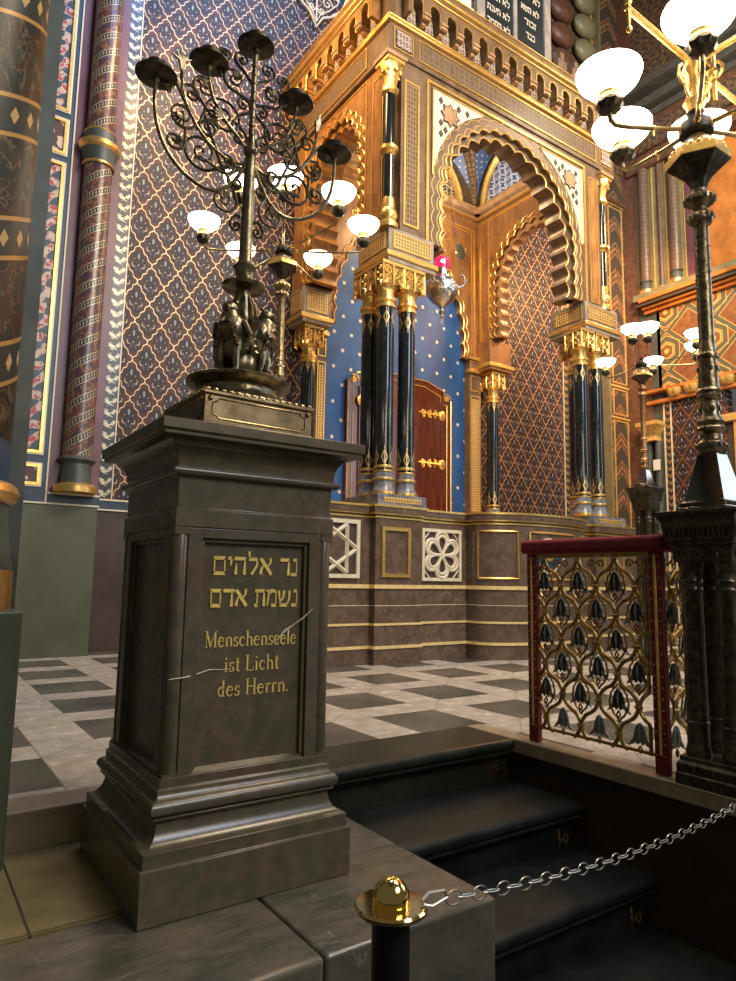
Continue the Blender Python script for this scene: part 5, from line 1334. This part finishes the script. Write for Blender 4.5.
for x0, lines in ((6.30, (['bet', 'nun', 'gimel', 'tav', ' ', 'alef', 'lamed'], ['he', 'nun', 'ayin', 'tav', ' ', 'alef', 'lamed'], ['dalet', 'mem', 'het', 'tav', ' ', 'alef', 'lamed'])),
                  (6.98, (['he', 'yod', 'he', 'yod', ' ', 'alef', 'lamed'], ['alef', 'shin', 'tav', ' ', 'alef', 'lamed'], ['resh', 'vav', 'kaf', 'zayin'], ['dalet', 'bet', 'kaf']))):
    tb = obj('tablet', B().box(x0, 6.36, 8.72, x0 + 0.60, 6.42, 10.35), 'tablet_black', t, smooth=False)
    for i, ln in enumerate(lines):
        z = 9.42 - 0.22 * i if len(lines) == 3 else 9.81 - 0.22 * i
        wd = 0.11 * len(ln) * 0.62
        b = B(); text_line(b, HEB, ln, x0 + 0.30 - wd / 2, x0 + 0.30 + wd / 2, z, 0.10, 6.36, dep=0.006); obj('hebrew_inscription', b, 'cream_stone', tb)

# ark doors
t = thing('ark_doors', 'dark red wooden ark doors in stepped gilt-edged frame on starry blue wall', 'doors', (6.76, 8.83, 1.79))
dp = [(5.66, 1.791), (7.86, 1.791), (7.86, 4.10), (7.70, 4.10), (7.70, 4.24), (7.30, 4.36), (6.22, 4.36), (5.82, 4.24), (5.82, 4.10), (5.66, 4.10)]
obj('surround', B().prism(dp, 8.80, 8.875, 'x'), 'mahogany', t, smooth=False)
b = B(); line_tube(b, [(6.76 + (x - 6.76) * .985, z - .01) for x, z in dp[1:]] + [(5.68, 1.80)], 8.795, 0.012); line_tube(b, [(6.76 + (x - 6.76) * .90, 1.79 + (z - 1.79) * .955) for x, z in dp[1:]] + [(5.77, 1.80)], 8.795, 0.008)
obj('gilt_edge', b, 'gold', t)
for i, (x0, x1) in enumerate(((5.88, 6.75), (6.77, 7.64))):
    lf = obj('door_leaf', B().box(x0, 8.77, 1.80, x1, 8.80, 4.02), 'mahogany', t, smooth=False)
    for zz in (2.92, 3.78):
        b = B(); e = x0 if i == 0 else x1; sg = 1 if i == 0 else -1
        for k in range(4):
            b.tube([(e + sg * (0.06 + 0.13 * k) + sg * p[0], 8.76, zz + p[2]) for p in spiral(0, 0.03, 0.045, 1.2, k)], 0.011, 5)
            b.tube([(e + sg * (0.06 + 0.13 * k) + sg * p[0], 8.76, zz + p[2]) for p in spiral(0, -0.04, 0.040, 1.2, k + 2, -1)], 0.010, 5)
        b.tube([(e, 8.762, zz), (e + sg * 0.55, 8.762, zz)], 0.014); b.ball((e + sg * 0.02, 8.76, zz), 0.075, 12, 1, 0.25, 1.2)
        obj('hinge', b, 'gold', lf)
for s in (-1, 1):
    b = B(); 
    for k in range(3): b.tube([(6.76 + s * 0.98 + p[0], 8.79, 4.12 + p[2]) for p in spiral(0, 0, 0.09 - 0.02 * k, 1.3, k * 2)], 0.012, 5)
    obj('corner_rosette', b, 'gold', t)

# eternal light
EX, EY = 5.83, 6.72
t = thing('eternal_light', 'hanging silver lamp with glowing red glass beneath the canopy arch', 'hanging lamp', (EX, EY, 4.48))
b = B().lathe([(0.008, 0.0), (0.030, 0.02), (0.018, 0.05), (0.045, 0.09), (0.022, 0.13), (0.040, 0.16), (0.075, 0.19), (0.15, 0.25), (0.205, 0.33), (0.225, 0.41), (0.21, 0.49), (0.16, 0.56), (0.095, 0.60), (0.085, 0.63), (0.09, 0.69), (0.10, 0.70)], 28, wob=lambda a, j: 1 + 0.02 * math.cos(14 * a))
obj('silver_body', b, 'silver', t, world=False)
b = B().tube([(0.014 * math.cos(q_ * PI / 6), 0, -0.04 + 0.045 * math.sin(q_ * PI / 6)) for q_ in range(12)], 0.007, 5, True); obj('drop_ring', b, 'silver', t, world=False)
obj('red_glass', B().lathe([(0.07, 0.70), (0.105, 0.71), (0.11, 0.80), (0.10, 0.85)], 20), 'red_glass_lit', t, world=False)
obj('flame', B().ball((-0.070, -0.084, 0.775), 0.020, 10, 1, 1, 1.2), 'flame_light', t, world=False)
for k in range(3):
    a = -0.6 + k * 2 * PI / 3; ca, sa = math.cos(a), math.sin(a)
    P_ = [(0.20 * ca, 0.20 * sa, 0.44), (0.28 * ca, 0.28 * sa, 0.46), (0.32 * ca, 0.32 * sa, 0.55), (0.28 * ca, 0.28 * sa, 0.63), (0.23 * ca, 0.23 * sa, 0.59)]
    obj('handle', B().tube(P_, [0.014, 0.02, 0.02, 0.016, 0.008], 8), 'silver', t, world=False)
    b = B(); n = 26; top = (0, 0, 2.62); p0 = Vector((0.27 * ca, 0.27 * sa, 0.62)); p1 = Vector((0.02 * ca, 0.02 * sa, 2.3))
    for i in range(n):
        p = p0.lerp(p1, (i + .5) / n); b.tube([(p.x + (0.012 * math.cos(q_ * PI / 3) if i % 2 else 0), p.y + (0 if i % 2 else 0.012 * math.cos(q_ * PI / 3)), p.z + 0.036 * math.sin(q_ * PI / 3)) for q_ in range(6)], 0.004, 4, True)
    obj('chain', b, 'silver', t, world=False)
obj('suspension_rod', B().lathe([(0.03, 2.27), (0.03, 2.30), (0.007, 2.31), (0.007, 3.6)], 12), 'silver', t, world=False)

# ------------------------------------------------------------------ branched floor lamps
def floor_lamp(name, label, X, Y, ped_h, w, k, hub, arm_r, shade_r, angles, group=None, detail=True, metal='bronze', zsh=None):
    """w: half width of plinth, k: radius scale; z table for the shaft is stretched between ped_h and hub"""
    t = thing(name, label, 'floor lamp', (X, Y, 0.0), group)
    b = B().sq([(w, 0.0), (w, 0.055), (w * 0.97, 0.06), (w * 0.97, 0.10), (w * 0.90, 0.115), (w * 0.90, 0.135)])
    obj('plinth', b, 'dark_bronze', t, world=False, bevel=0.003)
    ch = ped_h - 0.25
    for sx in (-1, 1):
        for sy in (-1, 1):
            r = w * 0.30
            c = obj('pedestal_column', B().lathe([(r * 1.12, 0.135), (r * 1.15, 0.16), (r * 1.0, 0.18), (r * 1.0, 0.28), (r * 1.08, 0.285), (r * 1.08, 0.295), (r, 0.30), (r * 0.95, ch - 0.14), (r * 1.05, ch - 0.13), (r * 0.95, ch - 0.12), (r * 0.95, ch - 0.10), (r * 1.06, ch - 0.09), (r * 0.95, ch - 0.08), (r * 1.0, ch - 0.05), (r * 1.2, ch)], 22, (sx * w * 0.52, sy * w * 0.52, 0)), 'dark_bronze', t, world=False)
    cap = [(w * 0.84, ch), (w * 0.86, ch + 0.01), (w * 0.90, ch + 0.075), (w * 0.96, ch + 0.08), (w * 0.96, ch + 0.10), (w * 1.0, ch + 0.105), (w * 1.08, ch + 0.17), (w * 1.10, ch + 0.20), (w * 1.20, ch + 0.225), (w * 1.24, ch + 0.232), (w * 1.24, ch + 0.25)]
    cp = obj('pedestal_cap', B().sq(cap), 'dark_bronze', t, world=False, bevel=0.002)
    if detail:
        b = B()
        for q_ in range(4):
            R_ = Matrix.Rotation(q_ * PI / 2, 3, 'Z')
            for i in range(14):
                u = -w * 0.95 + w * 1.9 * i / 13
                b.tube([R_ @ Vector((u, -w * 1.04, ch + 0.12)), R_ @ Vector((u, -w * 1.09, ch + 0.165))], [0.006, 0.009], 5)
            for i in range(18): b.ball(R_ @ Vector((-w * 0.92 + w * 1.84 * i / 17, -w * 0.965, ch + 0.09)), 0.007, 6)
            for i in range(4):
                u = -w * 0.62 + w * 1.24 * i / 3; b.tube([R_ @ Vector((u + p[0], -w * 0.90, ch + 0.042 + p[2])) for p in spiral(0, 0, 0.026, 1.2, i)], 0.004, 5)
        obj('cap_carving', b, 'dark_bronze', cp, world=False)
    z0 = ped_h; s = (hub - z0) / 2.067
    def zz(v): return z0 + (v - 1.306) * s
    pk = k
    obj('pyramid_foot', B().sq([(0.125 * pk, zz(1.306)), (0.125 * pk, zz(1.325)), (0.115 * pk, zz(1.33)), (0.115 * pk, zz(1.352)), (0.100 * pk, zz(1.36)), (0.050 * pk, zz(1.592)), (0.05 * pk, zz(1.60))]), 'black_gloss', t, world=False, bevel=0.001)
    prof = [(0.048, 1.592), (0.062, 1.60), (0.068, 1.62), (0.066, 1.655), (0.052, 1.672), (0.050, 1.70), (0.068, 1.715), (0.070, 1.73), (0.058, 1.745), (0.066, 1.765), (0.060, 1.78), (0.046, 1.80), (0.044, 1.87), (0.058, 1.885), (0.060, 1.90), (0.052, 1.912), (0.062, 1.925), (0.050, 1.94),
            (0.047, 2.00), (0.044, 2.09), (0.052, 2.10), (0.052, 2.115), (0.045, 2.125), (0.041, 2.14), (0.038, 2.20), (0.036, 2.80), (0.040, 2.81), (0.036, 2.82), (0.050, 2.83), (0.060, 2.845), (0.062, 2.865), (0.052, 2.885), (0.038, 2.90), (0.034, 2.92), (0.056, 2.935), (0.072, 2.955), (0.070, 2.98), (0.048, 2.995), (0.034, 3.01), (0.032, 3.04)]
    b = B().lathe([(r * k, zz(z)) for r, z in prof], 24)
    if detail:
        for r0, zc_, n in ((0.060, 2.865, 12), (0.072, 2.965, 14), (0.066, 1.64, 12), (0.046, 2.04, 8), (0.046, 1.83, 8)):
            for i in range(n):
                a = 2 * PI * i / n; b.ball((r0 * k * math.cos(a), r0 * k * math.sin(a), zz(zc_)), 0.011 * k, 6, 1, 1, 1.5)
        for i in range(60):
            a = i * 0.9; b.ball((0.036 * k * math.cos(a), 0.036 * k * math.sin(a), zz(2.16 + 0.6 * i / 60)), 0.006, 5)
    obj('shaft', b, metal, t, world=False)
    # hexagonal/octagonal cup
    n = 6
    cup_ = B().lathe([(0.034 * k, zz(3.02)), (0.046 * k, zz(3.055)), (0.068 * k, zz(3.09)), (0.112 * k, zz(3.13)), (0.156 * k, zz(3.165)), (0.158 * k, zz(3.17))], n)
    obj('hexagonal_cup', cup_, 'dark_bronze', t, world=False)
    obj('gilt_band', B().lathe([(0.155 * k, zz(3.168)), (0.162 * k, zz(3.170)), (0.162 * k, zz(3.212)), (0.14 * k, zz(3.218))], n), 'gold', t, world=False)
    obj('dome', B().lathe([(0.128 * k, zz(3.205)), (0.125 * k, zz(3.225)), (0.115 * k, zz(3.255)), (0.085 * k, zz(3.29)), (0.05 * k, zz(3.31)), (0.045 * k, zz(3.34))], 28), 'aged_brass', t, world=False)
    if detail:
        b = B()
        for i in range(22):
            a = 2 * PI * i / 22; b.ball((0.127 * k * math.cos(a), 0.127 * k * math.sin(a), zz(3.228)), 0.014 * k, 8)
        obj('bead_ring', b, 'gold', t, world=False)
    obj('hub', B().lathe([(0.045 * k, zz(3.33)), (0.085 * k, zz(3.345)), (0.09 * k, zz(3.373)), (0.085 * k, zz(3.40)), (0.05 * k, zz(3.415)), (0.035 * k, zz(3.45)), (0.045 * k, zz(3.47)), (0.02 * k, zz(3.50))], 24), 'black_iron', t, world=False)
    for a in angles:
        a = math.radians(a); ca, sa = math.cos(a), math.sin(a)
        def Q(r, z): return (r * ca, r * sa, z)
        H = zz(3.373); hz = H + (0.09 if arm_r < 0.5 else 0.06)
        am = obj('lamp_arm', B().tube([Q(0.07 * k, H), Q(arm_r * 0.45, H - 0.005), Q(arm_r * 0.8, H - 0.002), Q(arm_r * 0.94, H + 0.005), Q(arm_r, H + 0.035), Q(arm_r, hz + 0.03)], 0.0125 * k * (1 if arm_r < 0.5 else 0.8), 8), 'aged_brass', t, world=False)
        S_ = shade_r / 0.155
        b = B().lathe([(0.014 * S_, hz - 0.02), (0.05 * S_, hz), (0.064 * S_, hz + 0.03), (0.060 * S_, hz + 0.045), (0.045 * S_, hz + 0.055)], 18, Q(arm_r, 0), wob=lambda q_, j: 1 + 0.08 * math.cos(9 * q_))
        obj('shade_holder', b, 'dark_bronze', am, world=False)
        obj('shade_ring', B().lathe([(0.045 * S_, hz + 0.045), (0.056 * S_, hz + 0.05), (0.050 * S_, hz + 0.062), (0.048 * S_, hz + 0.078), (0.052 * S_, hz + 0.09), (0.036 * S_, hz + 0.094)], 18, Q(arm_r, 0)), 'gold', am, world=False)
        z1 = hz + 0.085
        sh = [(0.040, 0), (0.068, 0.014), (0.108, 0.040), (0.140, 0.074), (0.155, 0.108), (0.156, 0.120), (0.151, 0.121), (0.135, 0.084), (0.100, 0.048), (0.060, 0.022), (0.03, 0.012)]
        obj('glass_shade', B().lathe([(r * S_, z1 + z * S_) for r, z in sh], 28, Q(arm_r, 0)), 'lamp_shade_glass', am, world=False)
        if detail:
            b = B().lathe([(0.016 * k, 0), (0.018 * k, 0.01), (0.016 * k, 0.02)], 10, (0, 0, 0))
            b = B(); b.ball(Q(arm_r * 0.5, H - 0.005), 0.018 * k, 8); b.ball(Q(arm_r * 0.17, H), 0.020 * k, 8); b.tube([Q(arm_r * 0.5, H), Q(arm_r * 0.5, H - 0.05)], [0.01, 0.003], 6)
            obj('arm_collar', b, 'gold', am, world=False)
    return t, zz
q = M('black_gloss'); MT['black_gloss'] = q.set((0.26, 0.23, 0.20), 0.07, 1.0)
NX, NY = 3.335, 1.775
t, zz = floor_lamp('candelabrum', 'large near bronze candelabrum with globe lamps on clustered column pedestal at right', NX, NY, 1.306, 0.168, 1.0, 3.373, 0.47, 0.172, (26, 86, 148, 213, 273, 333), metal='bronze')
# its crowning finial, cross bars and scrolls
obj('finial', B().lathe([(0.03, 3.45), (0.045, 3.50), (0.06, 3.53), (0.04, 3.58), (0.025, 3.62), (0.03, 3.70), (0.045, 3.75), (0.03, 3.80), (0.022, 3.9), (0.03, 3.95), (0.015, 4.2)], 20), 'gold', t, world=False)
for k in (0, 2, 3):
    a = k * PI / 2 + 0.02; ca, sa = math.cos(a), math.sin(a)
    br = obj('cross_bar', B().tube([(0.02 * ca, 0.02 * sa, 3.76), (0.62 * ca, 0.62 * sa, 3.76)], 0.016, 8), 'gold', t, world=False)
    b = B().tube([((0.10 + p[0]) * ca, (0.10 + p[0]) * sa, 3.64 + p[2]) for p in spiral(0, 0, 0.06, 1.5, 1.2, -1)], 0.009, 6)
    b.tube([((0.03 + p[0]) * ca, (0.03 + p[0]) * sa, 3.62 + p[1]) for p in ((0, -0.1), (0.05, -0.05), (0.07, 0.06), (0.03, 0.13))], 0.010, 6)
    b.tube([(0.60 * ca, 0.60 * sa, 3.75), (0.60 * ca, 0.60 * sa, 3.66)], [0.016, 0.006], 6); b.ball((0.60 * ca, 0.60 * sa, 3.65), 0.016, 8); b.ball((0.60 * ca, 0.60 * sa, 3.80), 0.02, 8)
    obj('bar_scroll', b, 'gold', br, world=False)
obj('gas_tube', B().tube([(0.10, -0.06, 3.55), (0.10, -0.06, 4.1)], 0.012, 8).ball((0.10, -0.06, 3.72), 0.02, 8), 'gold', t, world=False)
floor_lamp('candelabrum', 'slender brass candelabrum with seven lit bowl lamps behind the bronze menorah', 2.186, 4.328, 1.985, 0.13, 0.76, 3.373, 0.60, 0.120, (146, 98, 34, 326, 281, 243, 214), detail=True, metal='aged_brass')
floor_lamp('candelabrum', 'distant brass candelabrum with small bowl lamps on tall column pedestal right of ark', 6.667, 4.302, 1.985, 0.115, 0.72, 3.373, 0.60, 0.118, (74, 20, 320, 280, 220, 206), detail=False, metal='copper')

# ------------------------------------------------------------------ brass balustrade
def lattice(u0, u1, z0, z1, P, pitch, T, parent, cols=None):
    """T(u,d,z)->3D. gold ogee net, ties and lilies."""
    def tb(b, pts, r, n=6): b.tube([T(u, d, z) for u, d, z in pts], r, n)
    W = u1 - u0; nc = round(W / (P / 2)); P2 = W / nc
    gold = B(); A = P2 * 0.46
    nseg = 60
    for k in range(nc + 1):
        uk = u0 + k * P2
        if k == 0 or k == nc: A_ = A
        pts = []
        for i in range(nseg + 1):
            z = 0.085 + (z1 - 0.085) * i / nseg; ph = PI * (z - z0) / pitch
            sg = -1 if k % 2 == 0 else 1
            c = math.cos(ph); cc = (abs(c) ** 0.65) * (1 if c > 0 else -1)
            u = uk + sg * A * cc
            pts.append((min(max(u, u0), u1), 0, z))
        tb(gold, pts, 0.0112)
    nr = round((z1 - z0) / pitch)
    ties = B()
    for r in range(nr + 1):
        z = z0 + r * pitch
        for k in range(nc):
            # cells between curve k and k+1 : open when they bulge apart
            uc = u0 + (k + 0.5) * P2
            sgk = -1 if k % 2 == 0 else 1; apart = (sgk * math.cos(PI * r)) < 0
            if not apart: 
                if z < z1: tb(ties, [(uc - 0.020, -0.004, z), (uc + 0.020, -0.004, z)], 0.0095)
                continue
            if r == nr:      # top row: volutes
                for s in (-1, 1):
                    pp = spiral(s * 0.032, 0, 0.026, 1.3, PI if s > 0 else 0, -s)
                    tb(gold, [(uc + p[0], 0, z - 0.035 + p[2]) for p in pp], 0.006)
                continue
            bb = B(); dia = B(); ltip = B()
            s = P2 / 0.125
            h = 0.062
            for sg in (-1, 1):
                poly = [(0.003, 0.050), (0.014, 0.038), (0.022, 0.015), (0.027, -0.006), (0.052, -0.040), (0.030, -0.028), (0.016, -0.020), (0.010, -0.030), (0.003, -0.02)]
                poly = [(uc + sg * p[0] * s * 1.42, z + 0.008 + p[1] * (pitch / 0.13) * 1.15) for p in poly]
                n = len(poly); vs = [T(p[0], -0.006, p[1]) for p in poly] + [T(p[0], 0.006, p[1]) for p in poly]
                bb.add(vs, [tuple(range(n)), tuple(range(2 * n - 1, n - 1, -1))] + [(i, (i + 1) % n, n + (i + 1) % n, n + i) for i in range(n)])
            tb(ltip, [(uc, -0.004, z + 0.062), (uc, -0.009, z + 0.03), (uc, -0.004, z - 0.025)], [0.002, 0.008, 0.002])
            for sg in (-1, 1): tb(gold, [(uc + sg * 0.024 * s, -0.004, z + 0.005), (uc + sg * 0.040 * s, -0.006, z - 0.022), (uc + sg * 0.050 * s, -0.004, z - 0.034)], [0.003, 0.0065, 0.003])
            dz = z - 0.055
            dia.tube([T(uc + a_, -0.002, dz + b_) for a_, b_ in ((0, 0.018), (0.011, 0), (0, -0.018), (-0.011, 0))], 0.0055, 5, True)
            ly = obj('lily', bb, 'lily_grey' if r == 0 else 'lily_dark', parent, smooth=False)
            obj('ridge', ltip, 'lily_grey', ly); obj('lozenge', dia, 'red_post', ly)
    # inner cusped tracery round each lily
    for r in range(nr):
        z = z0 + r * pitch
        for k in range(nc):
            uc = u0 + (k + 0.5) * P2; sgk = -1 if k % 2 == 0 else 1
            if (sgk * math.cos(PI * r)) >= 0: continue
            tr = B()
            for sg in (-1, 1):
                pp = [(0.004, 0.098), (0.014, 0.082), (0.030, 0.074), (0.036, 0.058), (0.050, 0.046), (0.052, 0.020), (0.060, 0.002), (0.056, -0.030), (0.040, -0.050), (0.032, -0.066), (0.012, -0.080), (0.0, -0.100)]
                tr.tube([T(uc + sg * p[0] * P2 / 0.125 * 1.0, 0.004, z + 0.006 + p[1] * pitch / 0.155) for p in pp], 0.0064, 5)
            if z > z0 + 0.01: obj('tracery', tr, 'old_gold', parent)
    obj('lattice', gold, 'old_gold', parent); obj('tie', ties, 'old_gold', parent)
q = M('old_gold'); n = q.noise(30, 4); MT['old_gold'] = q.set(q.mix(n.sm(0.3, 0.7), (0.30, 0.19, 0.055), (0.55, 0.37, 0.12)), 0.36, 0.8)
BX = 3.235
t = thing('gate_panel', 'openwork gilt lattice gate with dark lilies, red studded posts, red velvet rail', 'balustrade', (BX, 2.48, 0.008))
def post(x, y, parent, tilt=0):
    p = obj('post', B().box(x - 0.018, y - 0.036, 0.008, x + 0.018, y + 0.036, 1.115), 'red_post', parent, bevel=0.004)
    b = B().box(x - 0.0215, y - 0.008, 0.10, x - 0.017, y + 0.008, 1.10)
    obj('gilt_fillet', b, 'gold_paint', p, bevel=0.003)
    b = B()
    for i in range(19):
        z = 0.10 + 0.055 * i
        for s in (-1, 1):
            b.ball((x - 0.019, y + s * 0.023, z), 0.0045, 6)
    obj('stud', b, 'gold', p)
post(BX, 2.868, t); post(BX, 2.042, t)
lattice(2.1075, 2.8425, 0.157, 1.087, 0.245, 0.155, lambda u, d, z: (BX + d, u, z), t)
for z_a, z_b in ((0.088, 0.102), (1.090, 1.115)): obj('rail', B().box(BX - 0.010, 2.07, z_a, BX + 0.010, 2.84, z_b), 'old_gold', t, smooth=False)
def cushion(x0, y0, x1, y1, z0, z1):
    b = B().box(x0, y0, z0, x1, y1, z1); o = obj('velvet_rail', b, 'red_velvet', t); md = o.modifiers.new('b', 'BEVEL'); md.width = 0.026; md.segments = 5; return o
cushion(BX - 0.060, 1.966, BX + 0.075, 2.928, 1.116, 1.200)
t = thing('gate_panel', 'narrow gilt lattice panel turning the corner beside the big candelabrum pedestal', 'balustrade', (3.5, 2.05, 0.008))
lattice(3.275, 3.765, 0.157, 1.087, 0.245, 0.155, lambda u, d, z: (u, 2.03 + d, z), t)
post(3.785, 2.03, t)
cushion(3.315, 1.990, 3.82, 2.085, 1.116, 1.200)

# ------------------------------------------------------------------ bollard and chain
BO = Vector((0.826, 1.093, 0.0))
t = thing('bollard', 'black post with polished brass dome cap in the foreground', 'bollard', (BO.x, BO.y, -0.70))
obj('foot', B().lathe([(0.14, 0.0), (0.14, 0.012), (0.05, 0.03), (0.04, 0.04)], 32), 'black_iron', t, world=False)
obj('pole', B().lathe([(0.036, 0.03), (0.036, 1.025)], 32), 'black_iron', t, world=False)
obj('brass_plate', B().lathe([(0.036, 1.022), (0.062, 1.028), (0.069, 1.034), (0.070, 1.040), (0.066, 1.044), (0.035, 1.045)], 48), 'polished_brass', t, world=False)
obj('brass_dome', B().ball((0, 0, 1.052), 0.0355, 32, 1, 1, 1.1), 'polished_brass', t, world=False)
P0 = Vector((0.89, 1.055, 0.345)); P1 = Vector((2.86, 1.335, 0.215))
t = thing('barrier_chain', 'thin steel chain of round and long links running right from the bollard', 'chain', tuple(P0))
n = 48; prev = None
sag = lambda f: P0.lerp(P1, f) - Vector((0, 0, 0.062 * 4 * f * (1 - f)))
b = B().tube([P0 + Vector((-0.020, 0.0, 0.006)), P0 + Vector((0.0, 0.004, 0.014)), P0 + Vector((0.035, 0, 0.012)), P0 + Vector((0.040, -0.004, 0.0)), P0 + Vector((0.0, -0.006, -0.006)), P0 + Vector((-0.016, 0.0, -0.002))], 0.003, 6)
obj('snap_hook', b, 'chrome', t)
for i in range(n):
    f0 = 0.025 + 0.975 * i / n; f1 = 0.025 + 0.975 * (i + 1) / n
    a, c = sag(f0), sag(f1); mid_ = (a + c) / 2; d = (c - a).normalized(); L = (c - a).length
    side = Vector((-d.y, d.x, 0)).normalized(); up = d.cross(side)
    wv = up if i % 2 == 0 else side
    hl, hw = (L * 0.60, L * 0.33) if i % 2 == 0 else (L * 0.66, L * 0.13)
    obj('link', B().tube([mid_ + d * hl * math.cos(q_ * PI / 6) + wv * hw * math.sin(q_ * PI / 6) for q_ in range(12)], 0.0016, 5, True), 'chrome', t)
t = thing('bollard', 'black bollard with round brass cap holding the far right end of the chain', 'bollard', (2.93, 1.345, -0.70))
obj('foot', B().lathe([(0.14, 0.0), (0.14, 0.012), (0.05, 0.03), (0.04, 0.04)], 32), 'black_iron', t, world=False)
obj('pole', B().lathe([(0.036, 0.03), (0.036, 0.90)], 32), 'black_iron', t, world=False)
obj('brass_dome', B().ball((0, 0, 0.93), 0.0365, 32), 'polished_brass', t, world=False)
